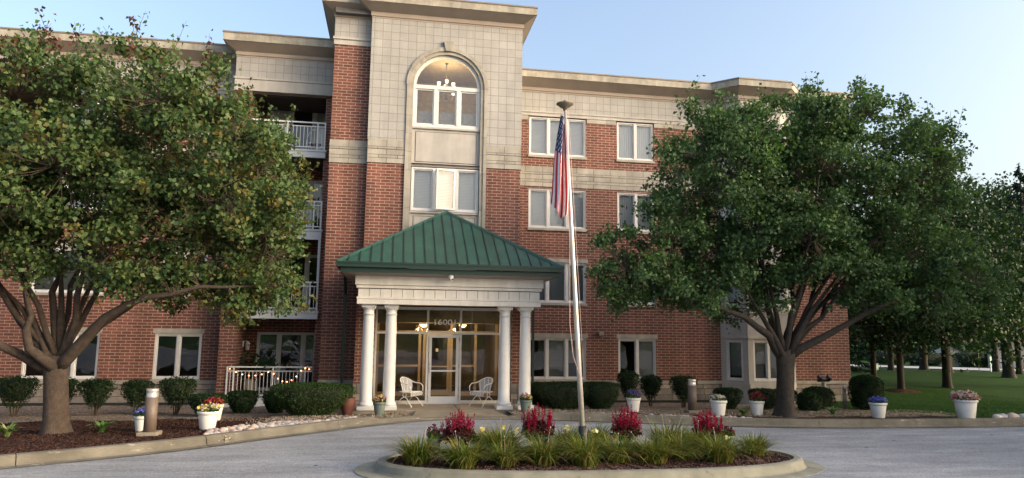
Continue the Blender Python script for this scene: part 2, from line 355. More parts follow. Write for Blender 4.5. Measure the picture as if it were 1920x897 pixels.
# ------------------------------------------------------------------ ground
KB = [(-60, -9), (-30, 3), (-12, 10.9), (-8.2, 12.85), (-6.53, 13.83), (-5.86, 14.22), (-5.13, 14.64), (-4.33, 15.15), (-3.51, 15.83), (-2.59, 16.65), (-1.53, 17.50), (-.94, 17.98),
      (-.32, 18.45), (.3, 18.88), (.9, 19.18), (1.7, 19.36), (2.58, 19.38), (3.94, 19.17), (5.32, 18.80), (6.67, 18.36), (7.94, 17.92), (9.28, 17.58), (10.68, 17.34), (12.07, 17.18), (15.24, 17.11), (17.31, 17.16), (26, 17.5), (80, 21)]
KX = np.array([p[0] for p in KB]); KY = np.array([p[1] for p in KB])
def kerb_y(x): return np.interp(x, KX, KY)
def drive_z(y): return np.clip((np.asarray(y, float)-13)*.016, 0, .1)
def sstep(t): t = np.clip(t, 0, 1); return t*t*(3-2*t)
def gz(x, y):                                              # height of the beds and the lawn
    x = np.asarray(x, float); y = np.asarray(y, float); yk = kerb_y(x)
    t = sstep((y-yk-.3)/(25.0-yk))
    z = .20+(-.08-.20)*t
    far = sstep((y-26)/20); z = z*(1-far)+.10*far
    z = z-np.interp(np.hypot(x, y), [60, 135, 170, 400], [0, 2.9, 3.4, 3.4])*(y > 0)
    return z+.018*np.sin(x*1.7+y*.6)*np.sin(y*1.3-x*.4)*np.clip((y-yk-.3), 0, 1)
def gzf(x, y): return float(gz(x, y))

# drive
xs = np.concatenate([np.arange(-60, -14, 4), np.arange(-14, 20, .5), np.arange(20, 81, 4)])
ts = np.concatenate([np.linspace(0, .7, 10), np.linspace(.72, 1, 24)])
V = []; 
for x in xs:
    ye = kerb_y(x)+.05
    for t in ts:
        y = -45+(ye+45)*t; V.append((x, y, float(drive_z(y))+.012*math.sin(x*.5+y*.8)*(y < 17)*.4))
nT = len(ts); F = np.array([(i*nT+j, (i+1)*nT+j, (i+1)*nT+j+1, i*nT+j+1) for i in range(len(xs)-1) for j in range(nT-1)])
tag(raw("driveway", np.array(V), F, M['asphalt'], smooth=True), kind='structure')
# far ground
gx = np.concatenate([np.linspace(-500, -40, 12), np.arange(-30, 180, 3.0), np.linspace(190, 700, 12)]); gy = np.concatenate([np.linspace(-400, -40, 8), np.arange(-30, 180, 3.0), np.linspace(190, 900, 12)])
X, Y = np.meshgrid(gx, gy, indexing='ij'); Z = gz(X, Y)-.006
hide = ((Y < kerb_y(X)+2.6) & (Y > -47) & (X > -63) & (X < 83)) | ((X > -23) & (X < 23.5) & (Y < 30) & (Y > 5))
Z = np.where(hide, -.4, Z); n2 = len(gy)
F = np.array([(i*n2+j, (i+1)*n2+j, (i+1)*n2+j+1, i*n2+j+1) for i in range(len(gx)-1) for j in range(n2-1)])
tag(raw("lawn", np.stack([X, Y, Z], -1).reshape(-1, 3), F, M['lawn'], smooth=True), kind='structure')
# beds and near lawn, one fine grid split by what covers it
bx = np.arange(-24, 26.01, .2); nb = 64
tb = np.linspace(0, 1, nb)
BX = np.repeat(bx[:, None], nb, 1); BY = (kerb_y(bx)+.17)[:, None]+(32.0-kerb_y(bx))[:, None]*tb[None, :]
BZ = gz(BX, BY)+np.where((BX < 17.8), RNG.normal(0, .006, BX.shape), 0); BZ[:, 0] = gz(BX, BY)[:, 0]-.02
V = np.stack([BX, BY, BZ], -1).reshape(-1, 3)
faces = {'mulch_bed': [], 'gravel_bed': [], 'lawn': []}
for i in range(len(bx)-1):
    for j in range(nb-1):
        x = bx[i]+.1; y = BY[i, j]+.2; d = y-kerb_y(x)-.2; w = .25*math.sin(x*2.1)+.12*math.sin(x*5.3+1)
        if 0.6 < x < 3.35 and y < 20.7: continue
        if x > 17.0 or (x > 15.2 and d > 2.2+w) or (x > 12.6 and d < .55+.3*w and x > 13.2): k = 'lawn'
        elif x > 16.4+w*.6: k = 'lawn'
        elif x < -2.6: k = 'mulch_bed' if y < 20.1+w*.7-max(0, (x+5))*.55 else 'gravel_bed'
        elif x < 6.4: k = 'gravel_bed'
        elif d < 1.15+w*.5: k = 'mulch_bed'
        else: k = 'gravel_bed'
        faces[k].append((i*nb+j, (i+1)*nb+j, (i+1)*nb+j+1, i*nb+j+1))
for k, mm in (('mulch_bed', 'mulch'), ('gravel_bed', 'gravel'), ('lawn', 'lawn')):
    F = np.array(faces[k]); used, inv = np.unique(F, return_inverse=True)
    tag(raw(k, V[used], inv.reshape(F.shape), M[mm], smooth=True), kind='structure')
lawn_faces = np.array(faces['lawn']); LC = V[lawn_faces].mean(1)
# kerb along the beds
def sweep(path, prof, hfac=None, name='kerb', m=None, closed=False, base=None, gap=3.05):
    P = np.array(path, float); seg = np.linalg.norm(np.diff(P, axis=0), axis=1); S = np.concatenate([[0], np.cumsum(seg)])
    n = int(S[-1]/.25); s = np.linspace(0, S[-1], n+1); Q = np.stack([np.interp(s, S, P[:, i]) for i in (0, 1)], 1)
    for _ in range(3): Q[1:-1] = (Q[:-2]+2*Q[1:-1]+Q[2:])/4
    T = np.gradient(Q, axis=0); T /= np.linalg.norm(T, axis=1)[:, None]; Nn = np.stack([-T[:, 1], T[:, 0]], 1)
    mb = MB(); K = len(prof); rows = []
    for i in range(n+1):
        h = hfac(Q[i]) if hfac else 1; bz = float(base(Q[i])) if base else 0
        jit = random.uniform(-.006, .006)
        rows.append([(Q[i, 0]+Nn[i, 0]*(o+jit*(z > .05)), Q[i, 1]+Nn[i, 1]*(o+jit*(z > .05)), bz+(z*h if z > 0 else z)) for o, z in prof])
    start = 0; acc = 0
    for i in range(n):
        acc += .25
        a, b = rows[i], rows[i+1]
        if acc >= gap:                                      # a control joint
            acc = 0; b = [tuple(np.array(p)*.94+np.array(q)*.06) for p, q in zip(b, a)]
            mb.quad(list(reversed(b)))
        for j in range(K-1):
            k = len(mb.v); mb.v += [a[j], b[j], b[j+1], a[j+1]]; mb.f.append((k, k+1, k+2, k+3)); mb.m.append(0); mb.sm.append(False)
    return mb.build(name, m)
def khf(q): return .22 if .75 < q[0] < 3.3 else (1 if (q[0] < -.2 or q[0] > 4.4) else .62)
kerb = sweep([p for p in KB if -40 < p[0] < 60], [(-.24, .012), (-.03, .015), (.0, .04), (.03, .15), (.065, .185), (.20, .19), (.21, -.1)], khf, 'kerb', M['kerb_c'], base=lambda q: drive_z(q[1]))
tag(kerb, kind='structure')

# entrance slab and ramp
mb = MB(); mb.box(-1.15, 1.99, 20.42, 22.9, -.1, .22); mb.box(2.005, 4.5, 20.42, 22.9, -.1, .22)
tag(mb.build("porch_slab", M['concrete'], bevel=.012), kind='structure')
mb = MB(); mb.quad([(.62, 19.35, .105), (3.45, 19.3, .105), (2.95, 20.42, .216), (.82, 20.42, .216)])
for a, b in (((.62, 19.35, .105), (.82, 20.42, .216)), ((2.95, 20.42, .216), (3.45, 19.3, .105))):
    mb.quad([a, b, (b[0], b[1], -.1), (a[0], a[1], -.1)])
mb.quad([(.62, 19.35, .105), (.62, 19.35, -.1), (3.45, 19.3, -.1), (3.45, 19.3, .105)])
tag(mb.build("entrance_ramp", M['concrete']), kind='structure')

# ------------------------------------------------------------------ the building
B = thing("apartment_building", "four storey red brick apartment building with pale stone tower and green porch roof", "building", (0, 0, 0))
XA = (1, 0, 0); NF = (0, -1, 0)
def wall(mb, o, u, n, a0, a1, z0, z1, holes=(), depth=.16, m=0, mr=None):
    """wall skin in a frame with reveals round each hole (a0,a1,z0,z1)"""
    o, u, n = Vector(o), Vector(u), Vector(n); mr = m if mr is None else mr
    xs = sorted({a0, a1, *[v for h in holes for v in h[:2] if a0 < v < a1]}); zs = sorted({z0, z1, *[v for h in holes for v in h[2:] if z0 < v < z1]})
    def P(a, d, z): p = o+u*a+n*d; return (p.x, p.y, z)
    for i in range(len(xs)-1):
        for j in range(len(zs)-1):
            cx, cz = (xs[i]+xs[i+1])/2, (zs[j]+zs[j+1])/2
            if any(h[0] < cx < h[1] and h[2] < cz < h[3] for h in holes): continue
            mb.quad([P(xs[i], 0, zs[j]), P(xs[i+1], 0, zs[j]), P(xs[i+1], 0, zs[j+1]), P(xs[i], 0, zs[j+1])], m)
    for h in holes:
        A, Bq, C, D = max(h[0], a0), min(h[1], a1), h[2], h[3]
        mb.quad([P(A, 0, C), P(A, 0, D), P(A, -depth, D), P(A, -depth, C)], mr); mb.quad([P(Bq, 0, D), P(Bq, 0, C), P(Bq, -depth, C), P(Bq, -depth, D)], mr)
        mb.quad([P(A, 0, D), P(Bq, 0, D), P(Bq, -depth, D), P(A, -depth, D)], mr); mb.quad([P(A, 0, C), P(A, -depth, C), P(Bq, -depth, C), P(Bq, 0, C)], mr)
    return mb
FL = 2.77; HEAD, SILL = 2.24, .745
def lv(k): return HEAD+FL*k, SILL+FL*k
def window(o, u, n, a0, a1, z0, z1, lights=2, blind='blind_white', cover=1.0, sill=True, lintel=True, tilt=False, glass='glass', rec=.05, ratios=None):
    """window > frame pieces, panes, blind, sill, lintel"""
    fr = MB(); ow = .055; mw = .085
    fr.obox(o, u, n, a0, a1, -rec-.10, -rec+.02, z1-ow, z1); fr.obox(o, u, n, a0, a1, -rec-.10, -rec+.02, z0, z0+ow)
    fr.obox(o, u, n, a0, a0+ow, -rec-.10, -rec+.02, z0+ow, z1-ow); fr.obox(o, u, n, a1-ow, a1, -rec-.10, -rec+.02, z0+ow, z1-ow)
    ins = [a0+ow]; tot = a1-a0-2*ow; ratios = ratios or [1]*lights; acc = 0
    edges = []
    wl_ = (tot-mw*(lights-1))/sum(ratios); a = a0+ow
    for i in range(lights):
        b = a+wl_*ratios[i]; edges.append((a, b))
        if i < lights-1: fr.obox(o, u, n, b, b+mw, -rec-.10, -rec+.025, z0+ow, z1-ow)
        a = b+mw
    sw = .04
    for i, (p, q) in enumerate(edges):                       # sashes
        if tilt and i == 1: continue
        fr.obox(o, u, n, p, q, -rec-.08, -rec-.012, z1-ow-sw, z1-ow); fr.obox(o, u, n, p, q, -rec-.08, -rec-.012, z0+ow, z0+ow+sw)
        fr.obox(o, u, n, p, p+sw, -rec-.08, -rec-.012, z0+ow+sw, z1-ow-sw); fr.obox(o, u, n, q-sw, q, -rec-.08, -rec-.012, z0+ow+sw, z1-ow-sw)
    w = fr.build("window", M['white_frame'], B)
    ov, uv_, nv = Vector(o), Vector(u), Vector(n)
    def P(a, d, z): p = ov+uv_*a+nv*d; return (p.x, p.y, z)
    for i, (p, q) in enumerate(edges):
        if tilt and i == 1: continue
        g = MB(); d = -rec-.05; g.quad([P(p+.02, d, z0+ow), P(q-.02, d, z0+ow), P(q-.02, d, z1-ow), P(p+.02, d, z1-ow)]); g.build("pane", M[glass], w)
    if blind:
        cov = cover if isinstance(cover, (list, tuple)) else [cover]*lights
        for i, (p, q) in enumerate(edges):
            if cov[i] <= 0: continue
            g = MB(); zt = z1-ow; zb = zt-(z1-z0-2*ow)*cov[i]
            g.obox(o, u, n, p+.01, q-.01, -rec-.17, -rec-.155, zb, zt); g.obox(o, u, n, p+.01, q-.01, -rec-.18, -rec-.15, zb-.025, zb)
            g.build("blind", M[blind if isinstance(blind, str) else blind[i]], w)
    if sill: 
        s = MB(); s.obox(o, u, n, a0-.03, a1+.03, -.10, .05, z0-.09, z0-.002); s.build("sill", M['stone'], w)
    if lintel:
        s = MB(); s.obox(o, u, n, a0-.06, (a0+a1)/2-.004, -.10, .012, z1+.002, z1+.15); s.obox(o, u, n, (a0+a1)/2+.004, a1+.06, -.10, .012, z1+.002, z1+.15); s.build("lintel", M['stone'], w)
    return w, edges
def stones(mb, o, u, n, a0, a1, z0, rows, proud, length, rough=False, seed=0, m=0, mj=1):
    """courses of separate stones over a dark joint backing"""
    rnd = random.Random(seed); z = z0
    H = sum(rows); mb.obox(o, u, n, a0+.004, a1-.004, -.05, proud-.012, z0+.003, z0+H-.003, mj)
    for r, h in enumerate(rows):
        a = a0-length*(.5 if r % 2 else 0)*rnd.uniform(.8, 1.1)
        while a < a1-.02:
            L = length*rnd.uniform(.75, 1.25) if rough else length
            b = a+L; p = proud+(rnd.uniform(-.004, .02) if rough else (.012 if h < .1 else 0)+rnd.uniform(-.001, .001))
            g_ = .011 if rough else .007; x0, x1 = max(a, a0)+g_, min(b, a1)-g_
            if x1-x0 > .03: mb.obox(o, u, n, x0, x1, -.04, p, z+g_, z+h-g_, m)
            a = b
        z += h
def cornice(mb, path, z_w, z_f0, z_f1, out, band=.11, mf=1, mc=2, ms=0):
    """coved cornice along a plan polyline (x,y), outward side on the right of travel"""
    P = [Vector((p[0], p[1])) for p in path]; N = len(P)
    def offs(d):
        res = []
        for i in range(N):
            ns = []
            if i > 0: t = (P[i]-P[i-1]).normalized(); ns.append(Vector((t.y, -t.x)))
            if i < N-1: t = (P[i+1]-P[i]).normalized(); ns.append(Vector((t.y, -t.x)))
            if len(ns) == 1: res.append(P[i]+ns[0]*d)
            else:
                b = (ns[0]+ns[1]); b = b/b.length; res.append(P[i]+b*(d/max(.35, b.dot(ns[0]))))
        return res
    prof = [(-.05, z_w-band-.07, ms), (.03, z_w-band-.07, ms), (.03, z_w-band-.01, ms), (.06, z_w-band-.01, ms), (.06, z_w, ms), (out-.03, z_f0-.01, ms), (out, z_f0, mf), (out, z_f1, mf), (out+.025, z_f1, mc), (out+.025, z_f1+.05, mc), (-.3, z_f1+.05, mc)]
    rows = [(offs(d), z, m) for d, z, m in prof]
    for (a, za, m), (b, zb, m2) in zip(rows, rows[1:]):
        for i in range(N-1):
            mb.quad([(a[i].x, a[i].y, za), (a[i+1].x, a[i+1].y, za), (b[i+1].x, b[i+1].y, zb), (b[i].x, b[i].y, zb)], m2 if m2 != ms else ms)
YR, YL, YB, YO, YI = 25.34, 25.20, 24.40, 23.10, 22.80
fR = ((0, YR, 0), XA, NF); fL = ((0, YL, 0), XA, NF); fB = ((0, YB, 0), XA, NF); fO = ((0, YO, 0), XA, NF); fI = ((0, YI, 0), XA, NF)

# --- right wing
TRI_R = (4.93, 7.15); PAIR_R = (8.38, 9.86)
holesR = []
for k in range(4):
    h, s = lv(k); holesR += [(*TRI_R, s, h), (*PAIR_R, s, h)]
mb = MB(); wall(mb, *fR, 4.10, 17.85, -.35, 10.42, holesR)
mb.quad([(17.85, YR, -.35), (17.85, 44, -.35), (17.85, 44, 10.42), (17.85, YR, 10.42)])
mb.build("brick_wall", M['brick'], B)
mb = MB(); stones(mb, *fR, 4.30, 12.40, -.35, (.27, .27, .22, .17), .03, .62, True, 1); stones(mb, *fR, 15.0, 17.93, -.35, (.27, .27, .22, .17), .03, .62, True, 2)
stones(mb, (17.85, YR, 0), (0, 1, 0), (1, 0, 0), -.03, 12, -.35, (.27, .27, .22, .17), .03, .62, True, 3)
mb.obox(*fR, 4.28, 12.42, -.03, .075, .592, .70, 2); mb.obox(*fR, 15.0, 17.94, -.03, .075, .592, .70, 2)
mb.obox((17.85, YR, 0), (0, 1, 0), (1, 0, 0), -.0, 12, -.03, .075, .592, .70, 2)
mb.build("stone_base", [M['stone_rough'], M['dark_joint'], M['stone']], B)
BAND = (.17, .105, .19, .08, .235)
mb = MB(); stones(mb, *fR, 4.14, 12.5, 7.85, BAND, .02, .66, False, 4); stones(mb, *fR, 15.0, 17.87, 7.85, BAND, .02, .66, False, 5)
stones(mb, (17.85, YR, 0), (0, 1, 0), (1, 0, 0), -.02, 12, 7.85, BAND, .02, .66, False, 6)
mb.build("stone_band", [M['stone'], M['dark_joint']], B)
mb = MB(); holes4 = [(*TRI_R, 9, 10.55), (*PAIR_R, 9, 10.55)]
# course level with the top window heads
xs_ = [4.17, TRI_R[0]-.02, TRI_R[1]+.02, PAIR_R[0]-.02, PAIR_R[1]+.02, 12.5]
for a, b in ((xs_[0], xs_[1]), (xs_[2], xs_[3]), (xs_[4], xs_[5]), (15.0, 17.87)): stones(mb, *fR, a, b, 10.40, (.17,), .02, .8, False, 7)
mb.obox(*fR, 4.17, 17.89, -.05, .035, 10.575, 10.74, 2); mb.obox(*fR, 4.17, 17.91, -.05, .06, 10.70, 10.76, 2)
mb.build("stone_course", [M['stone'], M['dark_joint'], M['eifs']], B)
mb = MB(); mb.obox(*fR, 4.17, 17.87, -.05, .02, 10.76, 11.52); mb.obox((17.85, YR, 0), (0, 1, 0), (1, 0, 0), 0, 18, -.05, .02, 10.42, 11.52)
mb.build("tile_frieze", M['tile'], B)
mb = MB(); cornice(mb, [(4.17, YR), (12.3, YR), (13.06, 24.58), (14.86, 24.58), (15.62, YR), (17.87, YR), (17.87, 44)], 11.68, 11.93, 12.18, .48)
mb.build("cornice", [M['cornice'], M['fascia'], M['metal_cap']], B)
mb = MB(); mb.quad([(4, YR+.2, 12.0), (17.9, YR+.2, 12.0), (17.9, 44, 12.0), (4, 44, 12.0)]); mb.quad([(-30, YL+.2, 12.0), (4, YL+.2, 12.0), (4, 44, 12.0), (-30, 44, 12.0)])
mb.build("roof", M['shingle'], B)
blR = {3: ('blind_white', 1), 2: ('blind_white', 1), 1: ('blind_dark', .84), 0: ('blind_dark', 1)}
for k in range(4):
    h, s = lv(k); bl, cv = blR[k]
    window(*fR, *TRI_R, s, h, 3, bl, [1, 1, 1] if k else [0, 1, .6], lintel=k < 3 and k != 2)
    window(*fR, *PAIR_R, s, h, 2, 'blind_v' if k > 1 else bl, cv if k else [0, 1], lintel=k in (0, 1))
# --- canted stone bay
bay = [(12.45, YR), (13.16, 24.58), (14.80, 24.58), (15.51, YR)]
mb = MB(); bw = []
for (x0, y0), (x1, y1) in zip(bay, bay[1:]):
    u = Vector((x1-x0, y1-y0, 0)); L = u.length; u.normalize(); n = Vector((u.y, -u.x, 0)); o = (x0, y0, 0)
    hs = [(.2, L-.2, lv(k)[1], lv(k)[0]) for k in range(4)]
    wall(mb, o, u, n, 0, L, -.35, 11.55, hs); bw.append((o, u, n, L))
mb.build("bay_wall", M['eifs'], B)
for o, u, n, L in bw:
    for k in range(4):
        mb = MB(); h, s = lv(k)
        mb.obox(o, u, n, .02, L-.02, -.02, .03, s-.30, s-.10); mb.build("bay_sill", M['tile_plain'], B); mb = MB(); mb.obox(o, u, n, .0, L, -.02, .045, h+.06, h+.10)
        mb.build("bay_trim", M['tile_plain'], B)
for o, u, n, L in bw:
    for k in range(4): window(o, u, n, .2, L-.2, lv(k)[1], lv(k)[0], 1 if L < 1.3 else 2, 'blind_dark' if k == 0 else 'blind_white', .9 if L < 1.3 else 1, False, False)
# --- left wing
TRI_L = (-11.59, -9.34); PAIR_L = (-7.66, -6.18); holesL = []
for k in range(4):
    h, s = lv(k); holesL += [(*TRI_L, s, h), (*PAIR_L, s, h), (-16.2, -14.0, s, h)]
mb = MB(); wall(mb, *fL, -24, -5.40, -.35, 10.42, holesL); mb.build("brick_wall", M['brick'], B)
mb = MB(); stones(mb, *fL, -24, -5.46, -.35, (.27, .27, .22, .17), .03, .62, True, 11); mb.obox(*fL, -24, -5.46, -.03, .075, .592, .70, 2)
mb.build("stone_base", [M['stone_rough'], M['dark_joint'], M['stone']], B)
mb = MB(); stones(mb, *fL, -24, -5.46, 7.85, BAND, .02, .66, False, 12); mb.build("stone_band", [M['stone'], M['dark_joint']], B)
mb = MB(); mb.obox(*fL, -24, -5.40, -.05, .035, 10.575, 10.74); mb.obox(*fL, -24, -5.40, -.05, .06, 10.70, 10.76); mb.obox(*fL, -24, -9.4-2.3, -.05, .02, 10.42, 10.57); mb.obox(*fL, -9.3, -7.7, -.05, .02, 10.42, 10.57); mb.obox(*fL, -6.14, -5.4, -.05, .02, 10.42, 10.57)
mb.build("stone_course", M['eifs'], B)
mb = MB(); mb.obox(*fL, -24, -5.40, -.05, .02, 10.76, 11.52); mb.build("tile_frieze", M['tile'], B)
mb = MB(); cornice(mb, [(-24, YL), (-5.40, YL)], 11.68, 11.93, 12.18, .45); mb.build("cornice", [M['cornice'], M['fascia'], M['metal_cap']], B)
for k in range(4):
    h, s = lv(k)
    window(*fL, *PAIR_L, s, h, 2, None if k == 0 else 'blind_white', 1, lintel=k < 3, glass='glass'); window(*fL, *TRI_L, s, h, 3, 'blind_dark' if k < 2 else 'blind_white', [0, 1, 0] if k == 0 else 1, lintel=k < 3)
    window(*fL, -16.2, -14.0, s, h, 3, 'blind_white', 1, lintel=k < 3)
# --- balcony bay
YBACK = 26.3; XB0, XB1, XB2, XB3 = -5.46, -4.93, -2.46, -2.13
mb = MB(); 
wall(mb, *fB, XB0, XB1, -.35, 10.50)                                                 # left pier
mb.quad([(XB0, YL, -.35), (XB0, YB, -.35), (XB0, YB, 10.5), (XB0, YL, 10.5)]); mb.quad([(XB1, YB, -.35), (XB1, YBACK, -.35), (XB1, YBACK, 10.5), (XB1, YB, 10.5)])
wall(mb, (0, YB+.12, 0), XA, NF, XB2, XB3+.02, -.35, 10.50); mb.quad([(XB2, YBACK, -.35), (XB2, YB+.12, -.35), (XB2, YB+.12, 10.5), (XB2, YBACK, 10.5)])
DOOR = (-4.62, -2.58); floorz = [.22, 3.02, 5.77, 8.52]
wall(mb, (0, YBACK, 0), XA, NF, XB1, XB2, -.35, 10.50, [(*DOOR, z+.06, z+2.1) for z in floorz])
mb.build("brick_wall", M['brick'], B)
mb = MB(); mb.obox(*fB, XB0-.03, XB3+.02, -.10, .02, 10.96, 11.70); mb.obox((XB0, YB, 0), (0, 1, 0), (-1, 0, 0), 0, .8, -.02, .02, 10.96, 11.70)
mb.build("tile_frieze", M['tile'], B)
mb = MB(); mb.obox(*fB, XB0-.04, XB3+.02, -.30, .04, 10.50, 10.90); mb.obox(*fB, XB0-.07, XB3+.02, -.30, .07, 10.90, 10.96); mb.obox((XB0, YB, 0), (0, 1, 0), (-1, 0, 0), 0.0, .8, -.02, .04, 10.50, 10.90)
mb.build("stone_course", M['eifs'], B)
mb = MB(); cornice(mb, [(XB0, YL+.3), (XB0, YB), (XB3+.02, YB)], 11.86, 12.10, 12.36, .42); mb.build("cornice", [M['cornice'], M['fascia'], M['metal_cap']], B)
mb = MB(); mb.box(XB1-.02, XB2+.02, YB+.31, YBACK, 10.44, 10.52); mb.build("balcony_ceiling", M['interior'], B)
def railing(mb, x0, x1, y, z0, z1, posts, step=.115, ret=None):
    mb.box(x0, x1, y-.022, y+.022, z1-.045, z1); mb.box(x0, x1, y-.015, y+.015, z1-.17, z1-.14); mb.box(x0, x1, y-.015, y+.015, z0+.08, z0+.11)
    for p in posts: mb.box(p-.022, p+.022, y-.024, y+.024, z0, z1-.003)
    n = int((x1-x0)/step)
    for i in range(1, n): 
        x = x0+(x1-x0)*i/n; mb.box(x-.008, x+.008, y-.008, y+.008, z0+.11, z1-.14)
for i, z in enumerate(floorz):
    d = MB(); a0, a1 = DOOR; o = (0, YBACK, 0)
    window(o, XA, NF, a0, a1, z+.06, z+2.1, 3, ('curtain_and_reflection' if i == 2 else 'blind_white') if i >= 2 else None, [1, 0, 1] if i == 3 else ([0, 1, 0] if i == 2 else 0), False, False, ratios=[1, 1.15, .55])
    if i:
        s = MB(); s.box(XB1-.06, XB2+.07, YB-.06, YB+.03, z-.25, z); s.box(XB1-.09, XB2+.10, YB-.09, YB+.03, z-.04, z+.02)
        s.box(XB1, XB2, YB+.03, YBACK, z-.24, z-.01, 1)
        b = s.build("balcony", [M['white'], M['interior']], B)
        r = MB(); railing(r, XB1+.0, XB2+.04, YB-.03, z+.02, z+1.0, (XB1+.03, XB1+1.25, XB2-.22, XB2+.03)); r.build("railing", M['iron_white'], b)
        if i == 1:
            p = MB(); p.box(XB2-.02, XB2+.06, YB-.06, YB+.02, z+1.0, floorz[2]-.25); p.box(XB1, XB2+.06, YB-.061, YB+.02, floorz[2]-.33, floorz[2]-.252); p.build("screen_frame", M['white'], b)
s = MB(); s.box(XB1-.25, XB2+.02, YB-.12, YBACK, -.15, .20); b = s.build("balcony", M['white'], B)
r = MB(); railing(r, XB1-.22, XB2-.02, YB-.06, .20, 1.22, (XB1-.2, XB1+.0, XB1+1.22, XB2-.24)); r.build("railing", M['iron_white'], b)
# --- tower: outer brick part
mb = MB(); wall(mb, *fO, XB3, -.88, -.35, 11.87)
mb.quad([(XB3, YB+.2, -.35), (XB3, YO, -.35), (XB3, YO, 13.1), (XB3, YB+.2, 13.1)])
mb.build("brick_wall", M['brick'], B)
mb = MB(); stones(mb, *fO, XB3-.02, -.87, 7.84, BAND, .03, .62, False, 21); mb.build("stone_band", [M['stone'], M['dark_joint']], B); mb = MB(); stones(mb, *fI, -.92, .34, 7.84, BAND, .03, .62, False, 22); mb.build("stone_band", [M['stone'], M['dark_joint']], B); mb = MB(); stones(mb, *fI, 2.98, 4.17, 7.84, BAND, .03, .62, False, 23)
mb.build("stone_band", [M['stone'], M['dark_joint']], B)
mb = MB(); stones(mb, *fO, XB3-.03, -.87, -.35, (.34, .34, .30, .12), .03, .6, True, 24); mb.obox(*fO, XB3-.04, -.87, -.03, .075, .75, .87, 2)
stones(mb, *fI, -.92, -.6, -.35, (.34, .34, .30, .12), .03, .6, True, 25); stones(mb, *fI, 3.9, 4.18, -.35, (.34, .34, .30, .12), .03, .6, True, 26)
mb.build("stone_base", [M['stone_rough'], M['dark_joint'], M['stone']], B)
mb = MB(); mb.obox(*fO, XB3-.03, -.87, -.05, .03, 11.87, 12.07); mb.obox(*fO, XB3-.06, -.87, -.05, .07, 12.05, 12.13); mb.build("stone_course", M['eifs'], B)
mb = MB(); mb.obox(*fO, XB3-.02, -.87, -.05, .02, 12.12, 12.78); mb.build("tile_frieze", M['tile'], B)
# --- tower: inner part with the arched window
XI0, XI1 = -.91, 4.15; AC, AR = 1.635, 1.26; JL, JR = .36, 2.95; SPR = 10.55
GH = (-.45, 3.80, .20, 3.13)
mb = MB(); wall(mb, *fI, XI0, XI1, -.35, 7.84, [(JL, JR, 3.4, 7.9), GH], .22)
mb.quad([(XI0, YO, -.35), (XI0, YI, -.35), (XI0, YI, 7.84), (XI0, YO, 7.84)]); mb.quad([(XI1, YI, -.35), (XI1, YR, -.35), (XI1, YR, 7.84), (XI1, YI, 7.84)])
mb.build("brick_wall", M['brick'], B)
mb = MB()
mb.quad([(XI0-.02, YI-.02, 8.62), (AC-AR, YI-.02, 8.62), (AC-AR, YI-.02, SPR), (XI0-.02, YI-.02, SPR)]); mb.quad([(AC+AR, YI-.02, 8.62), (XI1+.02, YI-.02, 8.62), (XI1+.02, YI-.02, SPR), (AC+AR, YI-.02, SPR)])
mb.quad([(XI0-.02, YI-.02, SPR), (AC-AR, YI-.02, SPR), (AC-AR, YI-.02, 12.80), (XI0-.02, YI-.02, 12.80)]); mb.quad([(AC+AR, YI-.02, SPR), (XI1+.02, YI-.02, SPR), (XI1+.02, YI-.02, 12.80), (AC+AR, YI-.02, 12.80)])
NA = 28
arc = [(AC-AR*math.cos(math.pi*i/NA), SPR+AR*math.sin(math.pi*i/NA)) for i in range(NA+1)]
for (xa, za), (xb, zb) in zip(arc, arc[1:]): mb.quad([(xa, YI-.02, za), (xb, YI-.02, zb), (xb, YI-.02, 12.80), (xa, YI-.02, 12.80)])
mb.quad([(XI0-.02, YO, 8.62), (XI0-.02, YI-.02, 8.62), (XI0-.02, YI-.02, 12.8), (XI0-.02, YO, 12.8)]); mb.quad([(XI1+.02, YI-.02, 7.84), (XI1+.02, YR+3, 7.84), (XI1+.02, YR+3, 12.8), (XI1+.02, YI-.02, 12.8)])
mb.build("tile_wall", M['tile'], B)
# stone surround: jambs and two stepped rings
mb = MB()
def ring(mb, r0, r1, d0, d1, m=0, n=NA, joints=True):
    for i in range(n):
        a, b = math.pi*i/n, math.pi*(i+1)/n
        if joints and i % 4 == 3: b -= .006
        p = lambda r, t, y: (AC-r*math.cos(t), y, SPR+r*math.sin(t))
        y0, y1 = YI-d1, YI-d0
        mb.quad([p(r0, a, y0), p(r0, b, y0), p(r1, b, y0), p(r1, a, y0)][::-1], m); mb.quad([p(r0, a, y0), p(r0, a, y1), p(r0, b, y1), p(r0, b, y0)], m); mb.quad([p(r1, a, y0), p(r1, b, y0), p(r1, b, y1), p(r1, a, y1)], m)
ring(mb, 1.13, 1.24, -.24, .03); ring(mb, 1.24, 1.37, -.05, .075)
for sgn in (-1, 1):
    z = 3.3
    while z < SPR-.02:
        h = min(.62, SPR-z)
        for r0, r1, d0, d1 in ((1.13, 1.24, -.24, .03), (1.24, 1.345, -.05, .065)):
            a, b = sorted((AC+sgn*r0, AC+sgn*r1)); mb.obox(*fI, a, b, d0, d1, z+.003, z+h-.003)
        z += h
mb.quad([(AC-.10, YI-.12, 11.78), (AC+.10, YI-.12, 11.78), (AC+.17, YI-.12, 12.12), (AC-.17, YI-.12, 12.12)])
mb.quad([(AC-.10, YI-.12, 11.78), (AC-.17, YI-.12, 12.12), (AC-.17, YI, 12.12), (AC-.10, YI, 11.78)]); mb.quad([(AC+.17, YI-.12, 12.12), (AC+.10, YI-.12, 11.78), (AC+.10, YI, 11.78), (AC+.17, YI, 12.12)])
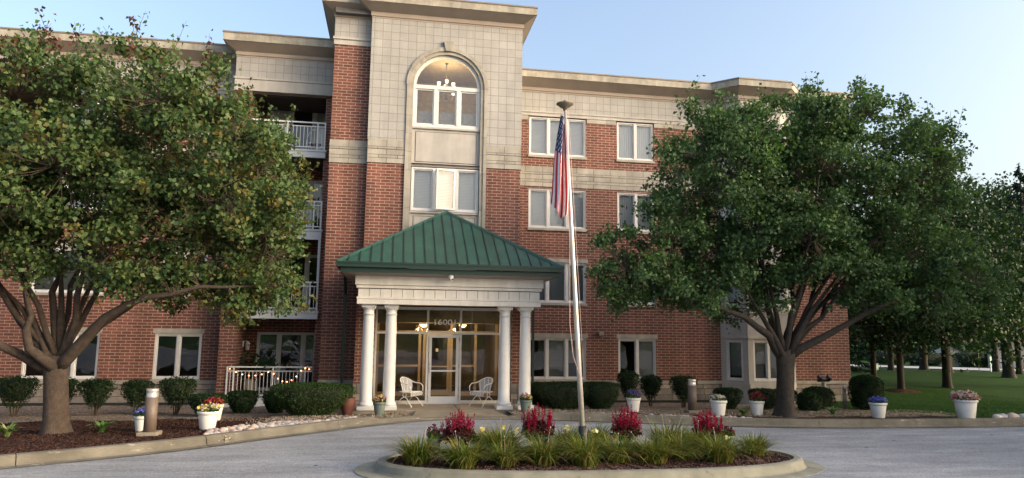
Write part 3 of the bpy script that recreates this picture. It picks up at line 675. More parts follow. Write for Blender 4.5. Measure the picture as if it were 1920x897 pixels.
mb.quad([(AC-.17, YI-.12, 12.12), (AC+.17, YI-.12, 12.12), (AC+.17, YI, 12.12), (AC-.17, YI, 12.12)]); mb.quad([(AC-.10, YI-.12, 11.78), (AC-.10, YI, 11.78), (AC+.10, YI, 11.78), (AC+.10, YI-.12, 11.78)])
mb.build("arch_surround", M['stone'], B)
# arched window
w0, w1 = AC-1.13, AC+1.13
fr = MB(); ring(fr, 1.04, 1.128, -.20, -.07, joints=False)
yA, yB = YI+.07, YI+.19
fr.box(w0, w1, yA-.012, yB, 10.47, 10.60); fr.box(w0, w1, yA, yB, 9.15, 9.24); fr.box(w0, w0+.09, yA, yB, 9.24, 10.47); fr.box(w1-.09, w1, yA, yB, 9.24, 10.47)
for x in (1.255, 2.015): fr.box(x-.06, x+.06, yA-.008, yB, 9.24, 10.47)
for p, q in ((w0+.09, 1.195), (1.315, 1.955), (2.075, w1-.09)):
    fr.box(p, q, yA+.03, yB, 10.42, 10.47); fr.box(p, q, yA+.03, yB, 9.24, 9.29); fr.box(p, p+.045, yA+.03, yB, 9.29, 10.42); fr.box(q-.045, q, yA+.03, yB, 9.29, 10.42)
aw = fr.build("arched_window", M['white_frame'], B)
g = MB(); g.quad([(AC-1.05*math.cos(math.pi*i/NA), YI+.13, 10.58+1.05*math.sin(math.pi*i/NA)) for i in range(NA+1)][::-1]); g.build("pane", M['glass'], aw)
for p, q in ((w0+.1, 1.2), (1.31, 1.96), (2.07, w1-.1)): MB().quad([(p, YI+.13, 9.25), (q, YI+.13, 9.25), (q, YI+.13, 10.46), (p, YI+.13, 10.46)]).build("pane", M['glass'], aw)
# the warm room behind it
m = MB(); Yb = YI+3.6
m.quad([(-.7, Yb, 8.6), (4.0, Yb, 8.6), (4.0, Yb, 12.0), (-.7, Yb, 12.0)]); m.quad([(-.7, YI+.25, 11.93), (-.7, Yb, 11.93), (4.0, Yb, 11.93), (4.0, YI+.25, 11.93)]); m.quad([(-.7, YI+.25, 8.6), (-.7, Yb, 8.6), (-.7, Yb, 12), (-.7, YI+.25, 12)]); m.quad([(4.0, YI+.25, 8.6), (4.0, YI+.25, 12), (4.0, Yb, 12), (4.0, Yb, 8.6)])
m.quad([(-.7, YI+.25, 8.6), (4.0, YI+.25, 8.6), (4.0, Yb, 8.6), (-.7, Yb, 8.6)])
m.box(-.69, 3.99, Yb-.06, Yb-.002, 11.80, 11.92); m.box(-.7, 4.0, Yb-.02, Yb-.001, 11.2, 11.26)
m.build("interior_room", M['interior_warm'], B)
m = MB(); m.box(w0+.1, w1-.1, YI+.34, YI+.36, 9.15, 9.78); m.build("reflection_panel", M['curtain_and_reflection'], aw)  # added grey panel painting a reflected roof line into the lower panes
# panels and middle window
def panel(z0, z1):
    mb = MB()
    mb.box(w0, w1, YI+.09, YI+.2, z0, z1); mb.box(w0+.13, w1-.13, YI+.075, YI+.09, z0+.16, z1-.14, 1)
    for a, b, c, d in ((w0+.13, w1-.13, z1-.14, z1-.12), (w0+.13, w1-.13, z0+.14, z0+.16), (w0+.11, w0+.13, z0+.14, z1-.12), (w1-.13, w1-.11, z0+.14, z1-.12)): mb.box(a, b, YI+.087, YI+.1, c, d, 2)
    mb.box(w0, w1, YI+.03, YI+.12, z1-.03, z1+.03); mb.build("stucco_panel", [M['eifs'], M['eifs'], M['dark_joint']], B)
panel(7.82, 9.12); panel(4.6, 6.28)
W3, ed = window(*fI, w0+.02, w1-.02, 6.33, 7.78, 3, 'blind_white', 1, False, False, tilt=True, rec=.09, ratios=[1, 1, 1])
p, q = ed[1]                                                # the open casement, hinged on its right
sh = MB(); L = q-p
for a, b, c, d in ((0, L, 1.30, 1.35), (0, L, 0, .05), (0, .05, .05, 1.30), (L-.05, L, .05, 1.30)): sh.box(a-L, b-L, -.02, .03, c, d)
so = sh.build("casement_sash", M['white_frame'], W3); so.location = (q, YI+.075, 6.385); so.rotation_euler = (0, 0, R(17))
pg = MB(); pg.quad([(.04-L, 0, .04), (-.04, 0, .04), (-.04, 0, 1.31), (.04-L, 0, 1.31)]); pgo = pg.build("sash_pane", M['glass'], W3); pgo.location = so.location; pgo.rotation_euler = so.rotation_euler
# tower cornice
mb = MB(); cornice(mb, [(XB3, YB+2), (XB3, YO), (XI0, YO), (XI0, YI), (XI1, YI), (XI1, YR+3)], 12.97, 13.17, 13.41, .44, .13); mb.build("cornice", [M['cornice'], M['fascia'], M['metal_cap']], B)
mb = MB(); mb.box(XB3, XI1, YI+.05, YR+3, 12.9, 13.42); mb.build("roof", M['shingle'], B)
# dark rooms behind the windows
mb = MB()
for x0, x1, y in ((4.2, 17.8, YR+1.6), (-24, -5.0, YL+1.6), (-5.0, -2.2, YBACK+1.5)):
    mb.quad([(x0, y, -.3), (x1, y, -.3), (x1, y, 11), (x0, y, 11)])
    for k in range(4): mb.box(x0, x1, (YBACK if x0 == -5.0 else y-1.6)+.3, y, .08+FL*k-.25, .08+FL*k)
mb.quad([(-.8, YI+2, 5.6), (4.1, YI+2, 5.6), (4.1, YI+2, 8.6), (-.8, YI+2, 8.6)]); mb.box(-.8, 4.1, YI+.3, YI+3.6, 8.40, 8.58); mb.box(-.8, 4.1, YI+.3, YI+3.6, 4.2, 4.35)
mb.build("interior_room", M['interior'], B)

# ------------------------------------------------------------------ entrance porch
PC = 1.69; YE = 19.70; HALF = 3.17; APZ, EZ = 6.30, 4.29
mb = MB(); ap = (PC, YI-.02, APZ)
e0, e1 = (PC-HALF, YE, EZ), (PC+HALF, YE, EZ); b0, b1 = (PC-HALF, YI-.02, EZ), (PC+HALF, YI-.02, EZ)
mb.quad([e0, e1, ap]); mb.quad([b0, e0, ap]); mb.quad([e1, b1, ap])
sl = Vector((0, YI-.02-YE, APZ-EZ)); Ls = sl.length; slope = (APZ-EZ)/(YI-.02-YE)
ns = 21; nrm = Vector((0, -(APZ-EZ), YI-.02-YE)).normalized()
def seam(p, q, n, w=.012, h=.035):
    p, q, n = Vector(p), Vector(q), Vector(n); t = (q-p).normalized(); s = t.cross(n).normalized()*w
    for a, b in ((-1, 1),):
        c = [p-s, p+s, p+s+n*h, p-s+n*h, q-s, q+s, q+s+n*h, q-s+n*h]
        for f in ((0, 4, 7, 3), (1, 2, 6, 5), (3, 7, 6, 2), (0, 3, 2, 1)): mb.quad([c[i] for i in f], 1)
for i in range(1, ns):
    x = -HALF+2*HALF*i/ns; tt = (1-abs(x)/HALF)
    if tt > .03: seam((PC+x, YE, EZ), (PC+x, YE+(YI-.02-YE)*tt, EZ+(APZ-EZ)*tt), nrm)
D = YI-.02-YE
for sg in (-1, 1):
    nn = Vector((sg*(APZ-EZ), 0, HALF)).normalized()
    for i in range(1, 10):
        y = YE+D*i/10; tt = i/10; seam((PC+sg*HALF, y, EZ), (PC+sg*HALF*(1-tt), y, EZ+(APZ-EZ)*tt), nn)
for sg in (-1, 1):                                          # hip caps
    p, q = Vector((PC+sg*HALF, YE, EZ)), Vector(ap); t = (q-p).normalized(); s1 = Vector((0, D, APZ-EZ)).normalized()
    n1 = nrm; n2 = Vector((sg*(APZ-EZ), 0, HALF)).normalized(); a1 = t.cross(n1).normalized(); a2 = t.cross(n2).normalized()
    w1 = a1*.08 if a1.x*sg < 0 else -a1*.08; w2 = a2*.08 if a2.y > 0 else -a2*.08; up = (n1+n2).normalized()*.05
    mb.quad([p+up, q+up, q+w1+n1*.012, p+w1+n1*.012]); mb.quad([q+up, p+up, p+w2+n2*.012, q+w2+n2*.012]); mb.quad([p+up, p+w1+n1*.012, p+w1, p, p+w2, p+w2+n2*.012])
proof = mb.build("porch_roof", [M['green_roof'], M['green_dark']], B)
mb = MB()
def around(x0, x1, y0, th, z0, z1, m=0, yb=YI-.005):       # three-sided band, front face at y0
    mb.box(x0, x1, y0, y0+th, z0, z1, m); mb.box(x0, x0+th, y0+th, yb, z0, z1, m); mb.box(x1-th, x1, y0+th, yb, z0, z1, m)
xl, xr = PC-HALF, PC+HALF
around(xl-.02, xr+.02, YE-.02, .10, EZ-.13, EZ+.012); around(xl-.04, xr+.04, YE-.04, .02, EZ-.03, EZ+.02); around(xl+.09, xr-.09, YE+.09, .04, EZ-.27, EZ-.132)
mb.build("gutter", M['green_dark'], proof)
mb = MB(); x0, x1, y0 = -.91, 4.32, 20.30                    # entablature
around(x0-.09, x1+.09, y0-.09, .4, 3.71, 3.96); around(x0-.05, x1+.05, y0-.05, .4, 3.62, 3.70)
around(x0-.015, x1+.015, y0-.015, .4, 3.602, 3.622, 1)
around(x0, x1, y0, .4, 3.37, 3.60); around(x0-.04, x1+.04, y0-.04, .4, 3.315, 3.368); around(x0-.022, x1+.022, y0-.022, .44, 3.17, 3.312)
n = 17
for i in range(n+1):
    x = x0+(x1-x0)*i/n; mb.box(x-.006, x+.006, y0-.004, y0, 3.372, 3.598, 1)
for i in range(1, 8):
    y = y0+i*.31
    for xx in (x0-.004, x1): mb.box(xx, xx+.004, y-.006, y+.006, 3.372, 3.598, 1)
mb.build("entablature", [M['porch_white'], M['dark_joint']], B)
mb = MB()                                                   # soffit and porch ceiling
A = [(xl+.12, YE+.12), (xr-.12, YE+.12), (xr-.12, YI-.01), (xl+.12, YI-.01)]; Bq = [(x0-.07, y0-.07), (x1+.07, y0-.07), (x1+.07, YI-.01), (x0-.07, YI-.01)]
for i, j in ((0, 1), (1, 2), (3, 0)): mb.quad([(*A[i], 4.02), (*A[j], 4.02), (*Bq[j], 3.955), (*Bq[i], 3.955)])
mb.box(x0+.38, x1-.38, y0+.38, YI-.01, 3.22, 3.26)
mb.build("porch_soffit", M['cornice'], B)
# columns
cp = [(.185, .10), (.205, .12), (.215, .155), (.205, .19), (.178, .205), (.178, .235), (.172, .25), (.170, .9), (.163, 1.7), (.150, 2.6), (.148, 2.66), (.163, 2.665), (.163, 2.69), (.149, 2.695), (.149, 2.79), (.155, 2.80), (.185, 2.835), (.193, 2.86)]
first = None
for x in (-.60, .035, 3.335, 3.955):
    if first is None:
        mb = MB(); mb.lathe(cp, (0, 0, 0), 28); c = mb.build("column", M['white'], B)
        p = MB(); p.box(-.235, .235, -.235, .235, 0, .105); p.build("plinth", M['white'], c, bevel=.008)
        p = MB(); p.box(-.205, .205, -.205, .205, 2.86, 2.95); p.build("abacus", M['white'], c, bevel=.006); first = c
    else: c = copy_tree(first, B)
    c.location = (x, 20.62, .22)
# side piers of the vestibule
YG = 22.2
mb = MB()
for a, b in ((-1.02, -.45), (3.80, 4.36)):
    mb = MB(); mb.box(a, b, YG-.12, YI+.02, .55, 3.17); mb.build("brick_pier", M['brick'], B)
for k, (a, b) in enumerate(((-1.02, -.45), (3.80, 4.36))):
    mb = MB(); stones(mb, (0, YG-.12, 0), XA, NF, a-.02, b+.02, -.1, (.22, .22, .2, .3), .03, .3, True, 31+k)
    mb.box(a-.02, b+.02, YG-.1, YI+.02, -.1, .84); mb.build("stone_pier_base", [M['stone_rough'], M['dark_joint']], B)
# storefront
GX0, GX1 = -.44, 3.79; ML, MR = 1.17, 2.20; TZ = 2.37
mb = MB(); y0, y1 = YG-.05, YG+.06
mb.box(GX0, GX1, y0, y1, 3.08, 3.17); mb.box(GX0, GX0+.06, y0, y1, .22, 3.08); mb.box(GX1-.06, GX1, y0, y1, .22, 3.08)
for x in (ML, MR): mb.box(x-.03, x+.03, y0, y1, .22, 3.08)
for a, b in ((GX0+.06, ML-.03), (ML+.03, MR-.03), (MR+.03, GX1-.06)): mb.box(a, b, y0+.004, y1, TZ-.035, TZ+.03)
mb.box(GX0+.06, ML-.03, y0+.002, y1, .22, .31); mb.box(MR+.03, GX1-.06, y0+.002, y1, .22, .31)
for a in (.40,): pass
sf = mb.build("storefront", M['alu'], B)
for a, b in ((GX0+.05, ML-.02), (MR+.02, GX1-.05)):
    for c, d in ((.3, TZ-.02), (TZ+.02, 3.09)): MB().quad([(a, YG, c), (b, YG, c), (b, YG, d), (a, YG, d)]).build("pane", M['glass_store'], sf)
MB().quad([(ML+.02, YG, TZ+.02), (MR-.02, YG, TZ+.02), (MR-.02, YG, 3.09), (ML+.02, YG, 3.09)]).build("pane", M['glass_store'], sf)
def door(name, x0, x1, y, z0, z1, m, glass, handle_left=True, parent=B):
    d = MB(); s = .085
    d.box(x0, x0+s, y-.03, y+.03, z0, z1); d.box(x1-s, x1, y-.03, y+.03, z0, z1); d.box(x0+s, x1-s, y-.03, y+.03, z1-s, z1); d.box(x0+s, x1-s, y-.03, y+.03, z0, z0+.19)
    d.box(x0+s, x1-s, y-.012, y+.012, 1.19, 1.235)
    o = d.build(name, m, parent)
    MB().quad([(x0+s-.01, y, z0+.18), (x1-s+.01, y, z0+.18), (x1-s+.01, y, z1-s+.01), (x0+s-.01, y, z1-s+.01)]).build("pane", glass, o)
    hx = x0+.045 if handle_left else x1-.045; h = MB(); h.tube([(hx, y-.02, 1.16), (hx, y-.08, 1.17), (hx+.02, y-.09, 1.2), (hx+.02, y-.09, 1.42), (hx, y-.08, 1.45), (hx, y-.02, 1.46)], .013, 8)
    h.sphere((hx, y-.04, 1.05), .02); h.build("handle", M['alu'], o)
    g = MB()
    for z in (z0+.12, z0+1.05, z1-.2): g.box(x1-.004, x1+.02, y-.055, y-.03, z, z+.12)
    g.build("hinge", M['galv'], o); return o
door("entrance_door", ML+.05, MR-.05, YG-.01, .245, TZ-.055, M['white'], M['glass_store'])
th = MB(); th.box(ML, MR, YG-.12, YG+.1, .215, .24); th.build("threshold", M['alu'], sf)
# vestibule room, inner doors
YV = 24.9
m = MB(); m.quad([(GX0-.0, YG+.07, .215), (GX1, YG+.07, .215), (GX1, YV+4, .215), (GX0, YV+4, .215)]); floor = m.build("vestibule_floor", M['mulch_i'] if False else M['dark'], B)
m = MB(); m.quad([(GX0-.01, YG+.08, .2), (GX0-.01, YV, .2), (GX0-.01, YV, 3.15), (GX0-.01, YG+.08, 3.15)]); m.quad([(GX1+.01, YG+.08, .2), (GX1+.01, YG+.08, 3.15), (GX1+.01, YV, 3.15), (GX1+.01, YV, .2)]); m.build("vestibule_wall", M['brick'], B)
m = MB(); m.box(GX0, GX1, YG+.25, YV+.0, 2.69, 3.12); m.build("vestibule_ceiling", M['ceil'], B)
m = MB(); m.quad([(GX0, YV+4, .2), (GX1, YV+4, .2), (GX1, YV+4, 3.12), (GX0, YV+4, 3.12)]); m.quad([(GX0, YV, .2), (GX0, YV+4, .2), (GX0, YV+4, 3.12), (GX0, YV, 3.12)]); m.quad([(GX1, YV, .2), (GX1, YV, 3.12), (GX1, YV+4, 3.12), (GX1, YV+4, .2)]); m.build("lobby_wall", M['interior_warm'], B)
m = MB()
for x in (GX0, 1.0, 1.16, 2.1, 2.95, GX1-.1): m.box(x, x+.09, YV-.05, YV+.05, .215, 3.1)
m.box(GX0+.09, GX1-.1, YV-.045, YV+.045, 2.35, 2.44); m.box(GX0+.09, GX1-.1, YV-.045, YV+.045, 3.0, 3.1); m.box(GX0+.09, 1.0, YV-.04, YV+.04, 1.2, 1.27); m.box(2.19, 2.95, YV-.04, YV+.04, 1.2, 1.27); m.box(GX0+.09, 1.0, YV-.04, YV+.04, .215, .36); m.box(2.19, GX1-.1, YV-.04, YV+.04, .215, .36)
inn = m.build("inner_storefront", M['tan_frame'], B)
M['glass_inner'] = glass_mat("inner_glass", (.7, .7, .68), .03, .08); MB().quad([(GX0, YV, .3), (GX1, YV, .3), (GX1, YV, 2.68), (GX0, YV, 2.68)]).build("pane", M['glass_inner'], inn)
door("inner_door", 1.26, 2.09, YV-.02, .23, 2.34, M['tan_frame'], M['glass_inner'], True)
m = MB(); m.box(1.60, 1.69, YV-.04, YV-.033, 1.72, 1.83); m.box(1.36, 1.43, YV-.04, YV-.033, 1.72, 1.82); m.build("door_notice", M['white'], B)
m = MB(); m.box(GX1-.03, GX1-.005, 23.2, 23.7, 1.2, 1.95); m.build("wall_panel", M['eifs'], B)
# number on the transom
fc = bpy.data.curves.new("num", 'FONT'); fc.body = "16001"; fc.size = .235; fc.extrude = .003; fc.align_x = 'CENTER'; fc.offset = .004
fo = bpy.data.objects.new("num", fc); col.objects.link(fo); bpy.context.view_layer.update()
me = bpy.data.meshes.new_from_object(fo.evaluated_get(bpy.context.evaluated_depsgraph_get())); bpy.data.objects.remove(fo)
me.materials.clear(); me.materials.append(M['white']); no = bpy.data.objects.new("house_number", me); link(no, B)
no.location = (1.70, YG-.012, 2.63); no.rotation_euler = (R(90), 0, 0); no.scale = (1.32, 1, 1)
# downspout
m = MB(); m.tube([(-1.40, 22.72, .3), (-1.40, 22.72, 3.55), (-1.40, 22.3, 3.95), (-1.40, 22.0, 4.15)], .06, 4); m.build("downspout", M['green_dark'], B); m = MB(); m.tube([(4.62, 22.74, .3), (4.62, 22.74, 3.6), (4.6, 22.3, 3.95)], .05, 4); m.build("downspout", M['green_dark'], B)
# black edging board under the stonework
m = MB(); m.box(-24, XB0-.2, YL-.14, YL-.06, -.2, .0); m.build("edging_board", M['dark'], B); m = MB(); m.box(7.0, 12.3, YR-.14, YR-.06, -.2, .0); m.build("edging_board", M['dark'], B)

# lamps that are lit in the photo
def ceiling_light(x, y, z, label):
    t = thing("ceiling_light", label, "ceiling light", (x, y, z), 0, "lit ceiling lights in the entrance")
    m = MB(); m.lathe([(.10, -.02), (.13, -.03), (.13, .0)], (0, 0, 0), 18); m.build("lamp_base", M['chand'], t)
    m = MB(); m.lathe([(.001, -.12), (.07, -.105), (.12, -.06), (.125, -.03)], (0, 0, 0), 18, caps=False); m.build("lamp_shade", M['lamp'], t)
    l = bpy.data.lights.new("entrance_lamp", 'POINT'); l.energy = 32; l.color = (1, .62, .28); l.shadow_soft_size = .1
    lo = bpy.data.objects.new("lamp_light", l); link(lo, t); lo.location = (0, 0, -.22)
ceiling_light(1.08, 23.2, 2.68, "warm lit bowl light left of the house number, inside the glass entrance")
ceiling_light(2.36, 23.2, 2.68, "warm lit bowl light right of the house number, inside the glass entrance")
t = thing("chandelier", "lit pewter chandelier with cream glass shades behind the arched window", "chandelier", (1.68, 24.2, 10.86))
m = MB(); m.tube([(0, 0, .25), (0, 0, 1.06)], .012, 6); m.lathe([(.07, 1.04), (.05, 1.06)], (0, 0, 0), 12); m.lathe([(.02, -.28), (.045, -.2), (.025, -.05), (.05, .05), (.03, .18), (.06, .24), (.015, .28)], (0, 0, 0), 12); m.build("stem", M['chand'], t)
for i in range(8):
    a = 2*math.pi*i/8; r, z = (.40, .0) if i % 2 else (.26, .24); ca, sa = math.cos(a), math.sin(a)
    m = MB(); m.tube([(.03*ca, .03*sa, -.18+z*.5), (.15*ca, .15*sa, -.27+z*.6), (.3*ca*r/.4, .3*sa*r/.4, -.22+z), (r*ca, r*sa, -.08+z), (r*ca, r*sa, .0+z)], .011, 6); arm = m.build("arm", M['chand'], t)
    m = MB(); m.lathe([(.02, .0), (.05, .02), (.055, .05), (.045, .08), (.065, .11)], (r*ca, r*sa, z), 12, caps=False); m.build("glass_shade", M['chand_bulb'], arm)
l = bpy.data.lights.new("chandelier_lamp", 'POINT'); l.energy = 17; l.color = (1, .70, .36); l.shadow_soft_size = .3; lo = bpy.data.objects.new("lamp_light", l); link(lo, t); lo.location = (0, 0, .4)
t = thing("wall_lantern", "small white wall lantern on the brick beside the terrace door", "lantern", (-4.90, 25.5, 1.72))
m = MB(); m.box(-.03, .0, -.06, .06, .1, .3); m.tube([(0, 0, .25), (.06, 0, .3), (.13, 0, .27)], .012, 6); m.lathe([(.03, .27), (.09, .2), (.02, .21)], (.13, 0, 0), 8); m.build("bracket", M['white'], t)
m = MB(); m.lathe([(.04, -.02), (.065, .0), (.08, .19)], (.13, 0, 0), 6); m.build("lantern_glass", M['eifs'], t)
for i in range(6): pass
# string lights on the terrace railing
t = thing("string_lights", "string of small warm bulbs looped along the white terrace railing", "string lights", (0, 0, 0))
pts = []; 
for x0, x1, z0, z1, sag, m_ in ((-5.15, -3.75, 1.24, 1.12, .22, 14), (-3.75, -2.75, 1.12, 1.24, .42, 14), (-2.75, -2.45, 1.24, 1.2, .05, 5)):
    for i in range(m_): s = i/m_; pts.append((x0+(x1-x0)*s, YB-.10, z0+(z1-z0)*s-sag*4*s*(1-s)))
m = MB(); m.tube(pts, .006, 4); m.build("cord", M['black'], t)
bm_ = MB(); bm_.sphere((0, 0, 0), .019, 8); first = bm_.mesh("bulb", M['bulb'])
for i in range(1, len(pts), 2):
    o = bpy.data.objects.new("bulb", first); link(o, t); o.location = (pts[i][0], pts[i][1], pts[i][2]-.035)
# terrace furniture seen through the bars
t = thing("planter_stand", "tall leafy plant in a tan tub behind the terrace railing", "plant", (-4.55, 25.1, .2))
m = MB(); m.lathe([(.16, 0), (.2, .3), (.21, .55), (.19, .55)], (0, 0, 0), 16); m.build("tub", M['tan_frame'], t)
P = RNG.normal(size=(220, 3))*(.25, .2, .28)+(0, 0, .95); V, F = leaves(P, .12, RNG); raw("foliage", V, F, M['shrub'], t)
t = thing("terrace_plant", "dark leafy plant hanging over the middle of the terrace railing", "plant", (-3.95, 24.42, 1.2))
P = RNG.normal(size=(160, 3))*(.22, .07, .10)+(0, 0, .12); V, F = leaves(P, .10, RNG); raw("foliage", V, F, M['shrub'], t)
m = MB(); m.lathe([(.09, -.08), (.12, .06), (.11, .06)], (0, .06, 0), 12); m.build("pot", M['pot_green'], t)
# hoop-backed chair on the top balcony
t = thing("balcony_chair", "white hoop backed chair on the top balcony", "chair", (-2.85, 24.95, 8.52))
m = MB(); m.tube([(-.26, 0, .05)]+[(-.26*math.cos(math.pi*i/12), 0, .35+.55*math.sin(math.pi*i/12)) for i in range(13)]+[(.26, 0, .05)], .016, 6); m.build("hoop", M['iron_white'], t)
m = MB(); m.lathe([(.24, .40), (.25, .43)], (0, .22, 0), 18); m.build("seat", M['iron_white'], t)
for x, y in ((-.2, .05), (.2, .05), (-.17, .4), (.17, .4)): MB().tube([(x*.8, y, .40), (x, y, 0)], .014, 6).build("leg", M['iron_white'], t)
# camera dome and small wall boxes
t = thing("security_camera", "white dome security camera under the green porch eave", "camera", (1.66, 19.92, 3.93))
m = MB(); m.lathe([(.055, .10), (.075, .09), (.078, .0), (.07, -.01)], (0, 0, 0), 16); m.build("housing", M['white'], t)
m = MB(); m.lathe([(.066, -.01), (.06, -.05), (.035, -.085), (.002, -.095)], (0, 0, 0), 16); m.build("dome", M['white'], t)
m = MB(); m.lathe([(.022, -.0), (.020, -.012)], (0, 0, 0), 10); 
for sx in (-1, 1):
    q = m.build("lens", M['black'], t); q.location = (sx*.035, -.06, -.04); q.rotation_euler = (R(90), 0, 0)
t = thing("wall_vent", "small grey vent box on the brick between the ground floor windows", "vent", (7.70, YR, 2.40))
m = MB(); m.box(-.09, .09, -.13, 0, -.06, .08); m.build("hood", M['galv'], t, bevel=.01); m = MB(); m.box(-.07, .07, -.115, -.02, -.085, -.058); m.build("flap", M['black'], t)

# ------------------------------------------------------------------ trees
def bez(p0, p1, p2, n): return [(p0*(1-t)**2+p1*2*t*(1-t)+p2*t*t) for t in np.linspace(0, 1, n)]
def tree(name, label, base, tr, fork, lobes, nclus, per, lsize, mats, bark, rng, low=(), spread=.135, group=None, redtop=None, twig_every=1, shell=.35, third=None, shoots=0, spray=1.0):
    root = thing(name, label, "tree", base, 0, group)
    bz = 0
    f = np.array([fork[0], fork[1], fork[2]], float)
    tb = MB(); N = 14
    prof = [(tr*1.65, -.15), (tr*1.25, .06), (tr*1.08, .22), (tr, .5), (tr*.97, fork[2]*.7), (tr*1.05, fork[2]*.9), (tr*.9, fork[2]*1.05)]
    k0 = len(tb.v); n = 16
    for r, z in prof:
        for i in range(n):
            a = 2*math.pi*i/n; rr = r*(1+.09*math.sin(3*a+z*2)+.05*math.sin(7*a)); tt = max(0, z)/fork[2]
            tb.v.append((fork[0]*tt+rr*math.cos(a), fork[1]*tt+rr*math.sin(a), z))
    for j in range(len(prof)-1):
        for i in range(n): tb.f.append((k0+j*n+i, k0+j*n+(i+1) % n, k0+(j+1)*n+(i+1) % n, k0+(j+1)*n+i)); tb.m.append(0); tb.sm.append(True)
    tb.f.append(tuple(k0+(len(prof)-1)*n+i for i in range(n))); tb.m.append(0); tb.sm.append(True)
    lim = MB(); pts = []                                      # limbs to the lobes
    C = np.array([l[:3] for l in lobes], float); RR = np.array([l[3] for l in lobes], float)
    order = np.argsort(-RR)
    tg = [C[i] for i in order[:max(6, int(len(order)*.62))]]
    def limb(p, q, r0, r1, lift, n=9):
        d = q-p; c = p+np.array([d[0]*.5, d[1]*.5, d[2]*.5])+np.array([0, 0, -lift]); L = bez(p, c, q, n)
        L = [L[0]]+[x+rng.normal(0, .06, 3)*min(1, i)*min(1, (n-1-i)*.6) for i, x in enumerate(L[1:])]
        rs = list(np.linspace(r0, r1, n)); lim.tube(L, rs, 7); return L
    for i, c in enumerate(tg):
        d = np.linalg.norm(c-f); p = f+rng.normal(0, .05, 3)*(1, 1, .6)+np.array([0, 0, -.12*(i % 3)])
        if i > 7 and pts:                                     # later limbs leave earlier ones
            A = np.array(pts); dd = np.linalg.norm(A[:, :3]-c, axis=1)+np.where(A[:, 3] < .3, 1.5, 0); b = A[dd.argmin()]; p = b[:3]; r0 = max(.02, b[4]*.7)
        else: r0 = tr*rng.uniform(.30, .46)
        L = limb(p, c, r0, .016, .05*d if c[2]-f[2] > 1.5 else -.03*d)
        for j, x in enumerate(L): pts.append((*x, j/8, r0+(.016-r0)*j/8))
    for pl in low:                                            # the long low limbs one can follow by eye
        L = [np.array(q, float) for q in pl[1:]]; L = [L[0]]+[x for a, b in zip(L, L[1:]) for x in ((a+b)/2+rng.normal(0, .03, 3), b)]
        rs = list(np.linspace(pl[0], .02, len(L))); lim.tube(L, rs, 8)
        for j, x in enumerate(L): pts.append((*x, .4+.6*j/len(L), rs[j]))
    A = np.array(pts)[:, :3]
    SC, SR = [], []
    for c, q in zip(C, RR):                                   # sprays: smaller masses sitting out on each lobe
        m_ = int(3+9.5*q*q); d = rng.normal(size=(m_, 3)); d[:, 2] = d[:, 2]*.8+.12; d /= np.linalg.norm(d, axis=1)[:, None]
        SC.append(c+d*(q*rng.uniform(.45, 1.06, m_)**.7)[:, None]); SR.append(rng.uniform(.18, .46, m_)*min(1, .45+.5*q)*spray)
    SC = np.concatenate(SC); SR = np.concatenate(SR); w = SR**1.8; w /= w.sum(); idx = rng.choice(len(SC), nclus, p=w)
    d = rng.normal(size=(nclus, 3))*(1, 1, .62); K = SC[idx]+d*(SR[idx]*.62)[:, None]
    # keep it open inside: drop clusters lying deep within other lobes
    dist = np.min(np.linalg.norm(K[:, None]-C[None], axis=2)/RR[None], axis=1)
    keep = (dist > .42) | (rng.random(nclus) < .55); K = K[keep]
    tw = MB()
    for i, c in enumerate(K):
        if i % twig_every: continue
        j = np.linalg.norm(A-c, axis=1).argmin(); p = A[j]; q = (p+c)/2+rng.normal(0, .06, 3)+np.array([0, 0, -.05])
        tw.tube([p, q, c+(c-q)*.25], [.011, .008, .004], 3)
    dens = rng.integers(int(per*.45), int(per*1.5), len(K))
    LP = np.repeat(K, dens, 0)+rng.normal(0, 1, (dens.sum(), 3))*np.repeat(rng.uniform(.55, 1.3, len(K))*spread, dens)[:, None]*(1, 1, .8)
    mi = np.zeros(dens.sum(), int)
    if redtop is not None:
        cx, cz, rr_ = redtop; near = np.exp(-(((K[:, 0]-cx)/rr_)**2+((K[:, 2]-cz)/rr_)**2)); tip = (dist[keep] > .97)*.25*(K[:, 2] > cz-2.2)
        isr = rng.random(len(K)) < near*.55+tip*.22; mi = np.repeat(isr.astype(int), dens)
    if third is not None:
        g3 = np.repeat(rng.random(len(K)) < third(K), dens); mi = np.where((mi == 0) & g3, 2, mi)
    if shoots:                                                # long upright shoots that break the outline
        up_ = np.where(K[:, 2] > np.quantile(K[:, 2], .45))[0]; out_ = dist[keep][up_]; up_ = up_[np.argsort(-out_)[:shoots*4]]; up_ = rng.choice(up_, shoots, replace=False)
        for i in up_:
            Ls = rng.uniform(.35, .95); dd = np.array([rng.normal(0, .25), rng.normal(0, .25), 1]); k_ = int(10+Ls*18); tt = rng.random(k_)
            LP = np.concatenate([LP, K[i]+dd*(tt*Ls)[:, None]+rng.normal(0, .075, (k_, 3))]); mi = np.concatenate([mi, np.full(k_, mi[dens[:i].sum()] if redtop is None or rng.random() > .12 else 1)])
            tw.tube([K[i], K[i]+dd*Ls*.5, K[i]+dd*Ls*1.05], [.009, .007, .003], 3)
    V, F = leaves(LP, lsize, rng, up=.45, droop=.5, asp=.84)
    trunk = tb.build("trunk", bark, root)
    lim.build("limbs", bark, trunk)
    crown = raw("crown", V, F, mats, root, mi)
    tw.build("twigs", M['twig'], crown)
    return root
